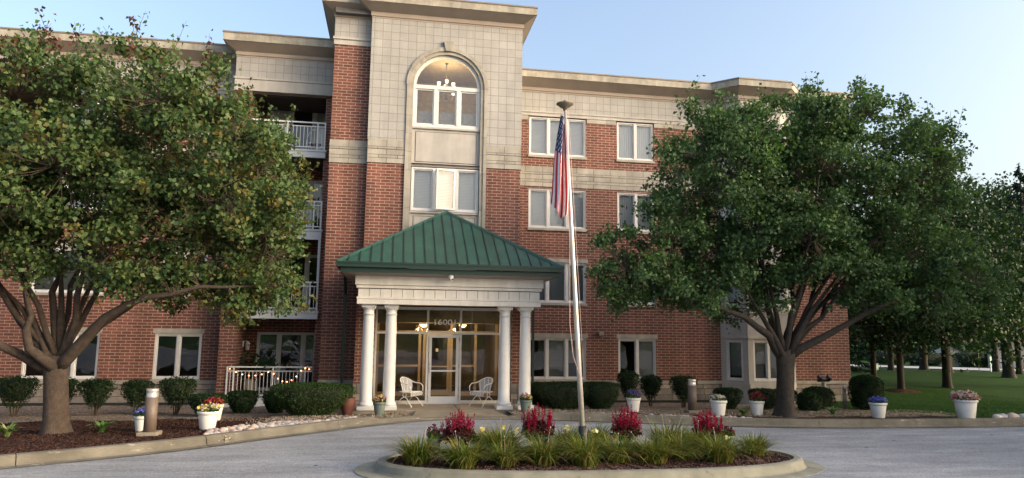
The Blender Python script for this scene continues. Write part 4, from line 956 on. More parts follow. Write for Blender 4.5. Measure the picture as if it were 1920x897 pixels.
def depth_lobes(L, rng, dmax, base=(0, 17.)):
    out = []
    xs = [l[0] for l in L]; zs = [l[1] for l in L]; cx, cz = np.mean(xs), np.mean(zs); hx, hz = np.ptp(xs)/2, np.ptp(zs)/2
    for i, (x, z, r) in enumerate(L):
        room = dmax*math.sqrt(max(.03, 1-min(1, (((x-cx)/hx)**2+((z-cz)/hz)**2)*.62)))
        def put(dy, k=1, jx=0, jz=0):                         # nearer masses are a little lower and smaller, so the crown keeps its outline
            f = (base[1]+dy)/base[1]; out.append(((base[0]+x+jx)*f-base[0], dy, 2.3+(z+jz-2.3)*f, r*f*k))
        if r < .5: put(rng.uniform(-.3, .3)); continue
        put(-room*rng.uniform(.15, .62), .97); put(room*rng.uniform(.1, .7), .9, rng.normal(0, .2), rng.normal(-.05, .15))
    return out
rngL = np.random.default_rng(11); rngR = np.random.default_rng(23)
LOB_L = [(-2.34, 6.67, 1.44), (-1.44, 7.34, 1.1), (-1.19, 8.14, .7), (-.38, 7.5, .75), (.73, 8.0, .72), (1.58, 7.5, .9), (2.5, 7.45, .8), (3.25, 6.65, .95), (3.95, 6.1, .75), (4.24, 5.14, .75), (4.05, 4.25, .85), (4.45, 3.45, .55), (3.8, 3.2, .6), (3.0, 3.84, 1.0), (1.79, 4.79, 1.4), (.57, 5.85, 1.4), (-.53, 5.79, 1.4), (-1.53, 4.9, 1.35), (-.6, 4.2, .95), (.74, 3.85, .8), (2.01, 3.45, .6), (-2.33, 4.51, 1.4), (-3.6, 5.6, 1.5), (-3.9, 4.2, 1.1), (3.14, 5.34, 1.2), (1.9, 6.3, 1.2), (3.9, 2.85, .5), (4.65, 2.95, .45), (3.1, 2.95, .45), (2.2, 3.0, .4), (-1.36, 8.76, .27), (.61, 8.75, .28), (1.39, 8.45, .28), (2.5, 8.3, .36), (3.5, 7.5, .35)]
tree("ornamental_tree", "broad leafy tree with yellowing leaves and a few red ones, left of the porch", (-7.04, 17.03, .17), .235, (-.10, 0, 1.55), depth_lobes(LOB_L, rngL, 2.9, (-7.04, 17.03)), 3900, 29, .104, [M['leafL'], M['leaf_red'], M['leaf_gold']], M['bark'], rngL,
     low=[(.13, (.0, -.05, 1.35), (.45, -.3, 1.9), (1.0, -.6, 2.45), (1.9, -.9, 2.9), (3.0, -1.0, 3.15), (4.2, -.9, 3.2)), (.14, (-.15, .0, 1.3), (-.7, -.25, 1.65), (-1.5, -.5, 2.2), (-2.4, -.7, 3.1)), (.12, (.05, .1, 1.5), (.6, .3, 2.3), (1.4, .5, 3.0), (2.4, .6, 3.6)), (.13, (-.1, -.15, 1.4), (-.45, -.5, 1.8), (-.42, -.6, 2.5), (-.7, -.7, 3.4)), (.12, (0, 0, 1.5), (.25, 0, 2.6), (.7, .1, 3.9)), (.11, (-.05, .1, 1.5), (-.2, .2, 2.8), (-.3, .3, 4.2)), (.10, (-.15, 0, 1.5), (-.9, .1, 2.6), (-1.8, .2, 3.6))],
     redtop=(-2.2, 8.0, 1.1), third=lambda K: np.clip(.08+.05*(K[:, 0]-1), .03, .3), shoots=70)
LOB_R = [(-4.77, 4.0, .72), (-5.0, 4.8, .5), (-3.83, 3.75, .8), (-2.72, 3.55, .65), (-3.33, 4.8, .95), (-2.82, 6.1, 1.1), (-3.2, 7.0, .68), (-2.45, 7.9, .9), (-1.42, 8.5, .8), (-.39, 8.4, .7), (-1.47, 7.0, 1.25), (-.12, 6.8, 1.3), (1.11, 8.9, .72), (1.89, 8.5, .9), (2.81, 8.8, .85), (4.0, 8.3, .85), (5.0, 8.1, .85), (1.45, 7.05, 1.45), (3.23, 6.97, 1.45), (4.95, 6.73, 1.15), (5.6, 7.3, .6), (-.69, 5.2, 1.4), (-2.04, 4.69, 1.1), (1.01, 5.1, 1.4), (2.93, 5.0, 1.4), (4.8, 4.9, 1.15), (5.6, 4.6, .85), (6.55, 3.88, .7), (6.95, 3.5, .46), (5.4, 3.4, .62), (3.73, 3.7, .78), (2.15, 3.75, .65), (-.24, 3.75, .6), (-1.41, 3.6, .55), (-1.51, 9.3, .3), (-4.3, 3.45, .45), (-3.2, 3.2, .45), (6.2, 3.35, .5), (4.7, 3.1, .5), (-2.2, 3.1, .5), (-1.0, 3.2, .4), (3.2, 3.15, .45), (-4.8, 3.4, .4), (1.13, 9.7, .3), (2.92, 9.65, .32), (5.3, 9.05, .32), (-2.76, 8.75, .28), (4.3, 9.2, .25), (0.0, 9.1, .25)]
tree("ornamental_tree", "broad dark green leafy tree by the kerb in front of the stone bay", (11.19, 18.88, .19), .25, (.05, 0, 1.75), depth_lobes(LOB_R, rngR, 3.0, (11.19, 18.88)), 4400, 30, .104, [M['leafR'], M['leafR'], M['leaf_lt']], M['bark_d'], rngR,
     low=[(.14, (-.05, 0, 1.6), (-.6, -.3, 2.25), (-1.5, -.6, 2.75), (-2.6, -.8, 3.1), (-3.8, -.9, 3.35)), (.15, (.1, 0, 1.6), (.8, -.2, 2.05), (1.8, -.4, 2.6), (3.0, -.6, 3.2), (4.4, -.7, 3.6)), (.13, (.1, .1, 1.7), (.9, .3, 2.6), (2.0, .5, 3.5), (3.2, .6, 4.4)), (.12, (0, 0, 1.7), (.4, 0, 2.9), (1.0, .1, 4.3), (1.5, .1, 5.8)), (.12, (-.05, .1, 1.7), (-.3, .2, 3.0), (-.5, .3, 4.6), (-.6, .3, 6.2)), (.11, (-.1, -.1, 1.7), (-.8, -.4, 2.7), (-1.6, -.6, 3.8)), (.12, (.1, -.1, 1.7), (.7, -.3, 2.9), (1.7, -.5, 4.2))], third=lambda K: .12+.0*K[:, 0], shoots=90)
def bg_tree(label, x, y, h, w, tr, trunk_h, seed, nclus=640, per=26, ls=.19, mat='leaf_bg', lean=0):
    r = np.random.default_rng(seed); L = []
    for k in range(16):
        a = r.uniform(0, 2*math.pi); t = r.uniform(.0, 1); z = trunk_h+.5+(h-trunk_h-1)*t; q = w*.5*math.sin(math.pi*min(.97, .28+.70*t))*r.uniform(.4, .85)
        L.append((q*math.cos(a)+lean, q*math.sin(a), z, w*r.uniform(.17, .26)))
    L += [(lean, 0, trunk_h+(h-trunk_h)*.4, w*.28), (lean, 0, trunk_h+(h-trunk_h)*.75, w*.22), (lean, 0, h-.6, w*.1)]
    for k in range(6): a = k*1.047+r.uniform(0, .5); L.append((w*.36*math.cos(a)+lean, w*.36*math.sin(a), trunk_h+.55+r.uniform(0, .4), w*.14))
    return tree("shade_tree", label, (x, y, gzf(x, y)), tr, (lean*.4, 0, trunk_h), L, nclus, per, ls, [M[mat]], M['bark_d'], r, spread=.36, group="shade trees on the side lawn", twig_every=3, shell=.2, spray=1.7)
bg_tree("thin lawn tree ringed with mulch, standing nearest the big clipped bush", 23.25, 29.4, 8.0, 7.4, .15, 2.5, 41, 760, 26, .16)
bg_tree("thin trunked lawn tree just past the corner of the brick building", 25.6, 34.4, 8.2, 6.6, .15, 2.5, 42, 720, 26, .17)
bg_tree("grey trunked lawn tree by the blue sign, in front of the far street", 34.8, 44.9, 9.5, 8.0, .19, 3.5, 43)
bg_tree("stout lawn tree with a side shoot beside the pale far street", 38.2, 45.85, 10.0, 8.5, .27, 3.5, 44)
bg_tree("leaning sunlit lawn tree in the middle of the side lawn", 37.3, 42.5, 10.5, 9.0, .23, 4.1, 45, 700, 26, .2, lean=-.9)
bg_tree("dark straight lawn tree between the marker post and the yellow hydrant", 44.6, 46.3, 11.5, 9.0, .23, 4.1, 46)
bg_tree("thick trunked lawn tree at the right edge, nearest the lawn slope", 37.5, 38.0, 11.0, 9.5, .31, 4.0, 47, 760, 26, .19)
bg_tree("slim lawn tree behind the thick trunk at the right edge", 41.5, 41.2, 11.0, 8.0, .19, 3.6, 48)
bg_tree("tall dense lawn tree rising behind the big dark green tree", 27.5, 31.5, 10.2, 8.5, .2, 2.6, 49, 900, 26, .17)
def spruce(label, x, y, h, w, seed, lift=.4):
    r = np.random.default_rng(seed); t = thing("spruce_tree", label, "tree", (x, y, gzf(x, y)), 0, "spruces on the side lawn")
    m = MB(); m.tube([(0, 0, -.1), (0, 0, h*.5), (0, 0, h)], [.22, .12, .02], 8); m.build("trunk", M['bark_d'], t)
    P = []; b = MB()
    for k in range(int(h*9)):
        z = lift+(h-lift)*(k/(h*9)); L = w*.5*(1-(z-lift)/(h-lift))**.85*r.uniform(.75, 1.08); a = r.uniform(0, 6.283)
        n = max(6, int(L*70)); s = r.random(n)**.6; wd = (1-s)*.28*L+.05
        th = a+r.normal(0, 1, n)*wd/np.maximum(.2, s*L)*.55
        P.append(np.stack([np.cos(th)*s*L, np.sin(th)*s*L, z-.28*s*L+.1*s*s*L+r.normal(0, .05, n)], 1)); b.tube([(0, 0, z), (math.cos(a)*L*.9, math.sin(a)*L*.9, z-.2*L)], [.03, .008], 3)
    P = np.concatenate(P); V, F = leaves(P, .24, r, up=.9, asp=.34); c = raw("crown", V, F, M['needle'], t); b.build("branches", M['bark_d'], c); return t
spruce("dark spruce with low sweeping boughs just past the brick corner", 30.5, 44.5, 6.5, 5.5, 61, .3)
spruce("tall dark spruce at the far right edge of the lawn", 33.0, 31.8, 11.8, 6.4, 62, 2.2)
m = MB(); 
for i in range(26):
    a = i*2*math.pi/26; pass
m.lathe([(.95, -.05), (.8, .05), (.4, .13), (.1, .16)], (0, 0, 0), 26, caps=False)
o = m.build("mulch_ring", M['mulch'], None, (23.25, 29.4, gzf(23.25, 29.4)-.01)); tag(o, "low ring of dark mulch round the thin lawn tree", "mulch ring")

# ------------------------------------------------------------------ shrubs
def shrub(label, x, y, w, h, d=None, seed=0, kind='vase', n=2600, ls=.055, mat='shrub', group=None, z=None):
    """clipped shrub: vase on bare stems, or mound down to the ground"""
    r = np.random.default_rng(seed+100); d = d or w; z = gzf(x, y) if z is None else z
    t = thing("clipped_shrub", label, "shrub", (x, y, z), 0, group)
    if kind == 'vase': prof = [(.0, .12), (.22, .30), (.42, .55), (.60, .80), (.78, .98), (.92, .97), (.985, .80), (1.0, .3)]; st = .10
    elif kind == 'cup': prof = [(.0, .42), (.2, .62), (.45, .86), (.7, 1.0), (.88, .98), (.97, .82), (1.0, .35)]; st = 0
    else: prof = [(.0, .72), (.15, .86), (.4, .98), (.62, 1.0), (.82, .93), (.94, .74), (1.0, .3)]; st = 0
    hs = np.array([p[0] for p in prof]); rs = np.array([p[1] for p in prof])
    ph = r.uniform(0, 6, 4)
    def rad(a, u): k_ = 1.9 if kind == 'vase' else 1.25; return np.interp(u, hs, rs)*(1+k_*(.05*np.sin(2*a+ph[0])+.04*np.sin(5*a+ph[1]+u*4)+.035*np.sin(9*a+ph[2]-u*7)))
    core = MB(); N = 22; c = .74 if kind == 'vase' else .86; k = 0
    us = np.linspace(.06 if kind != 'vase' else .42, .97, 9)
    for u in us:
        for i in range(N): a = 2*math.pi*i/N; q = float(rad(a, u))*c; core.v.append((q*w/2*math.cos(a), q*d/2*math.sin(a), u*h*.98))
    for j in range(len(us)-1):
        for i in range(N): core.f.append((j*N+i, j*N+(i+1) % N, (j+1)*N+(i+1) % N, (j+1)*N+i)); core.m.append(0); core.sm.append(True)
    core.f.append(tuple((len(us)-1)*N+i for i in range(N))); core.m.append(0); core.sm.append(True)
    # leaves near the clipped surface, sides and top
    ns = int(n*.68); a = r.uniform(0, 2*math.pi, ns); lo = .02 if kind != 'vase' else .2
    u = lo+(1-lo)*r.random(ns)**(.85 if kind == 'vase' else 1); q = rad(a, u)*(1+r.normal(-.03, .085 if kind == 'vase' else .04, ns))
    if kind == 'vase': keepm = r.random(ns) < np.clip((u-.12)/.38, .06, 1); a, u, q = a[keepm], u[keepm], q[keepm]
    P1 = np.stack([q*w/2*np.cos(a), q*d/2*np.sin(a), u*h], 1); O1 = np.stack([np.cos(a), np.sin(a), 0*a], 1)*.9
    nt_ = n-ns; a2 = r.uniform(0, 2*math.pi, nt_); s = np.sqrt(r.random(nt_))*.98; topu = np.interp(s, [0, .5, .85, 1], [1.0, .99, .95, .86]) if kind != 'mound' else np.interp(s, [0, .4, .75, 1], [1.0, .98, .9, .74])
    P2 = np.stack([s*w/2*np.cos(a2), s*d/2*np.sin(a2), topu*h*(1+r.normal(0, .045 if kind == 'vase' else .02, nt_))], 1); O2 = np.tile([0, 0, .9], (nt_, 1))
    P = np.concatenate([P1, P2]); V, F = leaves(P, ls, r, up=.2, outward=np.concatenate([O1, O2]), asp=.6)
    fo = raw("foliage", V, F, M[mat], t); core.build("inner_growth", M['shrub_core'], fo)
    if kind == 'vase':
        sm = MB()
        for i in range(9):
            a = r.uniform(0, 6.283); q = r.uniform(.25, .55); sm.tube([(.05*math.cos(a), .05*math.sin(a), -.03), (q*w*.28*math.cos(a), q*w*.28*math.sin(a), h*.35), (q*w*.5*math.cos(a), q*w*.5*math.sin(a), h*.75)], [.016, .012, .008], 4)
        sm.build("stems", M['twig'], t)
    return t
GL, GR = "clipped shrubs along the left wall", "clipped shrubs along the right wall"
SH = [("vase shaped shrub at the left edge of the picture, under the brick wall", -10.0, 21.6, 1.05, 1.02, 'vase', GL), ("vase shaped shrub half hidden behind the left tree trunk", -8.95, 21.8, .8, .98, 'vase', GL), ("small vase shaped shrub just right of the left tree trunk", -8.05, 21.8, .80, .95, 'vase', GL),
      ("thin stemmed vase shrub left of the left bollard light", -7.0, 21.9, .76, .92, 'vase', GL), ("full vase shaped shrub just right of the left bollard light, under the window", -5.92, 21.8, 1.0, .98, 'vase', GL), ("low cup shaped shrub behind the white pot of pansies", -4.9, 21.0, 1.0, .58, 'cup', GL),
      ("loose dark shrub at the left end of the terrace railing", -4.15, 21.9, .86, .62, 'cup', GL), ("small dark shrub before the terrace railing, beside the big hedge", -3.22, 22.0, .78, .62, 'cup', GL),
      ("upright vase shrub behind the pot of lavender flowers", 8.08, 23.4, .74, 1.12, 'vase', GR), ("thin stemmed vase shrub under the right window", 9.0, 23.7, .72, 1.0, 'vase', GR), ("vase shaped shrub behind the right bollard light", 9.85, 22.9, .95, 1.0, 'vase', GR),
      ("flat topped cup shrub left of the stone bay", 11.05, 22.1, .92, .66, 'cup', GR), ("flat topped cup shrub before the stone bay, behind the red potted plant", 12.3, 22.0, 1.0, .64, 'cup', GR), ("small cup shrub in the shadow of the right tree trunk", 13.15, 22.2, .8, .6, 'cup', GR),
      ("round clipped shrub just right of the right tree trunk", 13.15, 20.8, .74, .56, 'mound', GR), ("wider round shrub at the foot of the black hose fitting", 14.05, 21.7, 1.0, .70, 'mound', GR)]
for i, (lb, x, y, w, h, kd, g) in enumerate(SH): shrub(lb, x, y, w, h, None, i, kd, 2400 if kd == 'vase' else 2600, .055, 'shrub', g)
shrub("large clipped yew hedge left of the porch columns", -2.02, 20.15, 2.28, .83, 1.5, 31, 'cup', 11000, .042, 'shrub_lt')
GH_ = "clipped yew mounds right of the porch"
shrub("broad clipped yew mound behind the flagpole, right of the porch", 5.35, 21.5, 1.75, .80, 1.3, 32, 'cup', 7000, .042, 'shrub', GH_); shrub("rounded yew mound right of the flagpole, beside the lavender pot", 6.55, 21.7, 1.35, .82, 1.3, 33, 'cup', 6000, .042, 'shrub', GH_)
shrub("shaded yew mound against the right porch column", 4.85, 22.9, 1.1, .78, 1.1, 34, 'cup', 4500, .045, 'shrub', GH_); shrub("low yew mound close under the triple window", 6.2, 23.6, 1.5, .80, .9, 35, 'mound', 4500, .045, 'shrub', GH_)
shrub("large rounded dark hedge at the brick corner beside the lawn", 15.55, 21.3, 1.0, 1.08, 1.2, 36, 'mound', 7000, .05, 'shrub')

# ------------------------------------------------------------------ blades: daylilies, hostas, lawn grass
def blades(P0, az, L, lean, w, r, seg=4):
    """arching strap leaves; returns V,F"""
    N = len(P0); t = np.linspace(0, 1, seg+1); d = np.stack([np.cos(az), np.sin(az), 0*az], 1); s = np.stack([-np.sin(az), np.cos(az), 0*az], 1)
    V = np.empty((N, seg+1, 2, 3))
    for j, u in enumerate(t):
        out = (lean*u**1.7)[:, None]*L[:, None]; up = (L*(u-.55*lean*u**2.6))[:, None]
        c = P0+d*out+np.array([0, 0, 1.])*up; ww = (w*(1-.9*u**2.2)*.5)[:, None]
        V[:, j, 0] = c-s*ww; V[:, j, 1] = c+s*ww
    k = (seg+1)*2; b = np.arange(N)[:, None]*k
    F = np.concatenate([np.stack([b[:, 0]+2*j, b[:, 0]+2*j+1, b[:, 0]+2*j+3, b[:, 0]+2*j+2], 1) for j in range(seg)])
    return V.reshape(-1, 3), F
LILY = []
def lily(label, x, y, w, h, seed, n=330, flowers=0, z=.165, dry=0):
    r = np.random.default_rng(seed); t = thing("daylily_clump", label, "daylily", (x, y, z), 0, "daylily clumps on the island bed")
    rr = r.random(n)**.6*w*.28; a = r.uniform(0, 6.283, n); P0 = np.stack([rr*np.cos(a), rr*np.sin(a), -.02+0*a], 1)
    az = a+r.normal(0, .7, n); lean = r.uniform(.3, 1.5, n)*(.6+.4*rr/(w*.28)); L = h*r.uniform(.75, 1.35, n)*(1+.15*lean)
    V, F = blades(P0, az, L, lean, r.uniform(.016, .027, n), r, 5); raw("leaves", V, F, M['lily'], t)
    st = MB()
    for i in range(1+dry):
        q = r.normal(0, w*.12, 2); top = (q[0]*2.2, q[1]*2.2, h*r.uniform(1.0, 1.3)); st.tube([(q[0], q[1], 0), (q[0]*1.4, q[1]*1.4, h*.7), top], [.006, .005, .003], 4); st.sphere((top[0], top[1], top[2]), .014, 6)
    st.build("seed_stalk", M['tan_frame'], t)
    for i in range(flowers):
        q = r.normal(0, w*.22, 3); q[2] = h*r.uniform(.8, 1.15); q[1] = -abs(q[1]); c = np.repeat(q[None], 7, 0)+r.normal(0, .018, (7, 3)); V, F = leaves(c, .08, r, up=.6); raw("flower", V, F, M['p_yellow'], t)
for i, (lb, x, y, w, h, fl) in enumerate([
    ("isolated daylily clump at the left end of the island, beside the small grey pot", .55, 12.75, .75, .50, 0), ("front daylily clump below the leftmost red plume plant", 1.32, 12.3, .72, .48, 0), ("tall daylily clump with yellow flowers between the two left red plume plants", 2.12, 13.25, .85, .60, 3),
    ("low front daylily clump between the two left red plume plants", 2.05, 12.35, .62, .40, 0), ("front daylily clump below the second red plume plant from left", 2.72, 12.4, .75, .50, 0), ("yellowing daylily clump in front of the flagpole base", 3.42, 12.25, .78, .52, 1), ("front daylily clump just right of the flagpole base", 4.1, 12.45, .68, .48, 0),
    ("front daylily clump below the third red plume plant", 4.72, 12.35, .8, .48, 0), ("front daylily clump midway between the two right red plume plants", 5.35, 12.65, .75, .46, 0), ("tall dry daylily clump between the two right red plume plants", 5.5, 13.55, .9, .56, 0), ("large front daylily clump below the rightmost red plume plant", 5.98, 12.35, .82, .50, 1),
    ("small separate daylily clump at the right end of the island", 7.0, 12.95, .62, .40, 0), ("daylily clump behind the black sleeve of the flagpole", 4.05, 13.75, .8, .52, 0), ("daylily clump behind the tall yellow flowered clump", 1.9, 14.0, .6, .42, 0), ("daylily clump left of the flagpole at the back of the island", 3.45, 13.5, .7, .5, 1), ("daylily clump just left of the rightmost red plume plant", 5.95, 13.25, .7, .5, 0)]):
    lily(lb, x, y, w, h, 200+i, flowers=fl, dry=3 if 'dry' in lb else 0)
def hosta(label, x, y, w, seed, n=46):
    r = np.random.default_rng(seed); t = thing("hosta", label, "hosta", (x, y, gzf(x, y)), 0, "hostas in the beds"); a = r.uniform(0, 6.283, n)
    V, F = blades(np.stack([.03*np.cos(a), .03*np.sin(a), 0*a], 1), a, w*.62*r.uniform(.6, 1.1, n), r.uniform(.5, 1.0, n), w*.11*r.uniform(.8, 1.2, n), r, 5); raw("leaves", V, F, M['hosta'], t)
hosta("variegated hosta in the mulch just right of the left tree trunk", -6.1, 17.0, .62, 301); hosta("variegated hosta in the mulch at the left edge of the picture", -7.75, 16.55, .62, 302)
hosta("dark hosta in front of the white pot with red foliage", 9.95, 18.95, .5, 303); hosta("hosta by the kerb in front of the round clipped shrub", 12.75, 19.0, .55, 304)
# short grass standing on the near lawn (one mass)
r = np.random.default_rng(77); sel = LC[(LC[:, 1] < 31) & (LC[:, 0] < 30)]; n = 60000; Pg = sel[r.integers(0, len(sel), n)]+np.stack([r.uniform(-.11, .11, n), r.uniform(-.15, .15, n), 0*r.random(n)], 1); Pg[:, 2] = gz(Pg[:, 0], Pg[:, 1])-.008
a = r.uniform(0, 6.283, n); hgt = r.uniform(.03, .065, n); d = np.stack([np.cos(a), np.sin(a), 0*a], 1); tip = Pg+np.stack([.02*np.cos(a*3), .02*np.sin(a*3), hgt], 1)
tag(raw("grass", np.stack([Pg-d*.006, Pg+d*.006, tip], 1).reshape(-1, 3), np.arange(3*n).reshape(-1, 3), M['grass']), "short mown grass of the side lawn", "grass", None, 'stuff')

# ------------------------------------------------------------------ island
IC = np.array([3.83, 12.96]); ANG = R(-1.5)
def stad(hl, hw, n=22, pw=2.6):
    pts = []
    for i in range(4*n):
        a = 2*math.pi*i/(4*n); c, s = math.cos(a), math.sin(a)
        x = hl*math.copysign(abs(c)**(2/pw), c); y = hw*math.copysign(abs(s)**(2/2.2), s); pts.append((IC[0]+x*math.cos(ANG)-y*math.sin(ANG), IC[1]+x*math.sin(ANG)+y*math.cos(ANG)))
    return pts
def rings(levels, closed_top=False):
    mb = MB(); rows = [[(p[0], p[1], z) for p in stad(hl, hw)] for hl, hw, z in levels]
    for a, b in zip(rows, rows[1:]):
        for i in range(len(a)):
            j = (i+1) % len(a); k = len(mb.v); mb.v += [a[i], a[j], b[j], b[i]]; mb.f.append((k, k+1, k+2, k+3)); mb.m.append(0); mb.sm.append(False)
    if closed_top: mb.quad(rows[-1])
    return mb
tag(rings([(4.36, 1.72, -.03), (4.36, 1.72, .014), (4.05, 1.47, .022), (4.02, 1.44, .05), (3.98, 1.40, .15), (3.94, 1.36, .172), (3.83, 1.25, .176), (3.81, 1.23, .12)]).build("island_kerb", M['kerb_g']), kind='structure')
xs_i = []; rI = np.random.default_rng(5)
lev = [(3.81*s, 1.23*s) for s in np.linspace(1, .02, 16)]
rows = [[(p[0], p[1], .145+.035*(1-(s**2))+(rI.normal(0, .008) if i else 0)) for p in stad(*lv_)] for i, (lv_, s) in enumerate(zip(lev, np.linspace(1, .02, 16)))]
mb = MB(); K = len(rows[0])
for a, b in zip(rows, rows[1:]):
    for i in range(K):
        j = (i+1) % K; mb.quad([a[i], a[j], b[j], b[i]], 0, True)
tag(mb.build("island_bed", M['mulch_i']), kind='structure')
# loose mulch chips on the beds (uncountable)
n = 9000; ang = rI.uniform(0, 6.283, n); rad = np.sqrt(rI.random(n))*.985; st = np.array(stad(3.78, 1.2)); kk = (ang/6.283*len(st)).astype(int); Pm = IC+(st[kk]-IC)*rad[:, None]; Pm = np.column_stack([Pm, .15+.035*(1-rad**2)])
n2_ = 9000; Px = rI.uniform(-10.5, -3.0, n2_); Py = kerb_y(Px)+.25+rI.random(n2_)*(20.0-kerb_y(Px)-.3); Pm2 = np.column_stack([Px, Py, gz(Px, Py)+.006])
for P, mm, lab in ((Pm, 'mulch_i', "loose dark mulch chips on the island bed"), (Pm2, 'mulch', "loose dark bark chips under the left tree")):
    V, F = leaves(P+np.array([0, 0, .006]), .035, rI, up=.7, fold=.1, asp=.8); tag(raw("mulch_chips", V, F, M[mm]), lab, "mulch", None, 'stuff')
n = 16000; Px = rI.uniform(-3.4, 17, n); Py = kerb_y(Px)+.25+rI.random(n)**1.5*3.2; kq = ~((Px > .55) & (Px < 3.4)) & ~((Px > -1.2) & (Px < 4.55) & (Py > 20.35)) & ((Px < 6.5) | (Py > kerb_y(Px)+1.3)); Pm = np.column_stack([Px, Py, gz(Px, Py)+.008])[kq]
V, F = leaves(Pm, .06, rI, up=1.2, fold=-.22, asp=.9); M['pebble'] = leaf_mat("tan_pebble", [(.27, .22, .17), (.38, .33, .28), (.19, .145, .11), (.30, .23, .185), (.44, .41, .36)], .6)
tag(raw("gravel_pebbles", V, F, M['pebble']), "tan pea gravel spread along the beds", "gravel", None, 'stuff')
def celosia(label, x, y, w, h, seed, z=.17):
    r = np.random.default_rng(seed); t = thing("celosia", label, "celosia", (x, y, z), 0, "red plume plants on the island")
    n = 420; d = r.normal(size=(n, 3)); d /= np.linalg.norm(d, axis=1)[:, None]; P = d*(w*.5, w*.42, h*.26)*r.uniform(.55, 1, n)[:, None]+(0, 0, h*.42); V, F = leaves(P, .11, r, up=.2, asp=.42, droop=.4); fo = raw("leaves", V, F, M['celosia_leaf'], t)
    m = MB()
    for i in range(14): a = r.uniform(0, 6.28); m.tube([(0, 0, 0), (math.cos(a)*w*.18, math.sin(a)*w*.16, h*.3), (math.cos(a)*w*.32, math.sin(a)*w*.28, h*.6)], [.009, .008, .005], 4)
    m.build("stems", M['celosia_leaf'], t)
    n = 56
    for i in range(n):                                       # each plume a feathery spike
        a = r.uniform(0, 6.28); q = math.sqrt(r.random())*w*.40; c = np.array([q*math.cos(a), q*math.sin(a)*.85, h*(.50+r.uniform(-.06, .08)-.20*(q/(w*.4))**2)]); L = h*r.uniform(.32, .58); k = 70; u = r.random(k)**.8; th = r.uniform(0, 6.28, k); rad = .034*(1-u)**.8+.004
        lean = np.array([c[0]*.25, c[1]*.25, 0]); P = c+lean*u[:, None]+np.stack([rad*np.cos(th), rad*np.sin(th), u*L], 1); V, F = leaves(P, .034, r, up=1.4, asp=.5); raw("plume", V, F, M['celosia'], t)
celosia("leftmost of the four dark red plume plants on the island", 1.35, 13.65, .70, .74, 401); celosia("red plume plant second from left, seen in front of the porch's right columns", 2.94, 13.95, .70, .82, 402)
celosia("bright red plume plant just right of the flagpole", 4.75, 13.9, .66, .78, 403); celosia("rightmost dark red plume plant, next to a small grey pot", 6.36, 13.6, .70, .74, 404)
for x, y, lb in ((2.94, 13.95, "round grey green pot under the second red plume plant"), ): pass

# ------------------------------------------------------------------ flower pots
def pot(label, x, y, d, h, mat, flowers, seed, z=None, green='p_green', fh=.12, spike=None, group=None, dens=1.0, sp=1.0):
    r = np.random.default_rng(seed); z = gzf(x, y) if z is None else z; t = thing("flower_pot", label, "flower pot", (x, y, z), r.uniform(0, 6), group); R0_ = d/2
    m = MB(); m.lathe([(R0_*.66, 0), (R0_*.70, .02), (R0_*.93, h-.075), (R0_*.93, h-.07), (R0_*1.02, h-.065), (R0_*1.04, h-.01), (R0_*1.02, h), (R0_*.93, h), (R0_*.90, h-.05)], (0, 0, 0), 28); p = m.build("pot", M[mat], t)
    m = MB(); m.lathe([(R0_*.90, h-.05), (.001, h-.03)], (0, 0, 0), 20, caps=False); m.build("soil", M['soil'], p)
    n = int(150*dens); a = r.uniform(0, 6.28, n); s = np.sqrt(r.random(n))*R0_*1.02*sp; P = np.stack([s*np.cos(a), s*np.sin(a), h+fh*.65*r.random(n)*(1.15-(s/R0_)**2*.6)], 1); V, F = leaves(P, .065, r, up=.4); raw("foliage", V, F, M[green], t)
    for fm, cnt, sz in flowers:
        a = r.uniform(0, 6.28, cnt); s = np.sqrt(r.random(cnt))*R0_*1.05*sp; c = np.stack([s*np.cos(a), s*np.sin(a), h+fh*(.75+.45*r.random(cnt)-.5*(s/R0_/sp)**2)], 1); c = np.repeat(c, 5, 0)+r.normal(0, sz*.28, (cnt*5, 3)); V, F = leaves(c, sz, r, up=.55, asp=.95); raw("blossoms", V, F, M[fm], t)
    if spike:
        k = 46; a = r.uniform(0, 6.28, k); V, F = blades(np.stack([.1*np.cos(a), .1*np.sin(a), h+0*a], 1), a, np.full(k, .2)*r.uniform(.7, 1.2, k), r.uniform(.1, .7, k), np.full(k, .013), r, 3); raw("spikes", V, F, M[spike], t)
    return t
W = "white flower pots along the drive"
pot("white pot of blue flowers behind the left bollard light", -5.34, 17.15, .34, .34, 'pot_white', [('p_blue', 60, .05)], 501, group=W)
pot("white pot of white and yellow pansies near the left kerb", -3.95, 17.1, .46, .40, 'pot_white', [('p_mix', 36, .06), ('p_yellow', 16, .06)], 502, group=W)
pot("white pot of red and orange foliage half hidden behind the pansy pot", -4.36, 19.5, .44, .42, 'pot_white', [('p_red', 46, .06), ('p_orange', 24, .06)], 503, group=W)
pot("white pot of dark lavender flowers in front of the vase shrub", 7.10, 20.1, .42, .40, 'pot_white', [('p_lav', 90, .045)], 504, group=W, fh=.20)
pot("white pot of small white flowers beside the right bollard light", 9.12, 18.8, .46, .42, 'pot_white', [('p_white', 46, .05), ('p_lav', 12, .04)], 505, group=W)
pot("white pot with upright red and orange foliage left of the right tree", 10.55, 19.3, .42, .40, 'pot_white', [('p_wine', 60, .055), ('p_orange', 34, .05)], 506, group=W, fh=.22)
pot("white pot of blue flowers on the lawn edge by the brick corner", 13.55, 18.1, .46, .42, 'pot_white', [('p_blue', 90, .055)], 507, group=W)
pot("big white pot of pink and white flowers at the kerb, far right", 15.8, 17.5, .60, .54, 'pot_white', [('p_pink', 60, .085), ('p_white', 12, .08)], 508, group=W, fh=.17, sp=1.12)
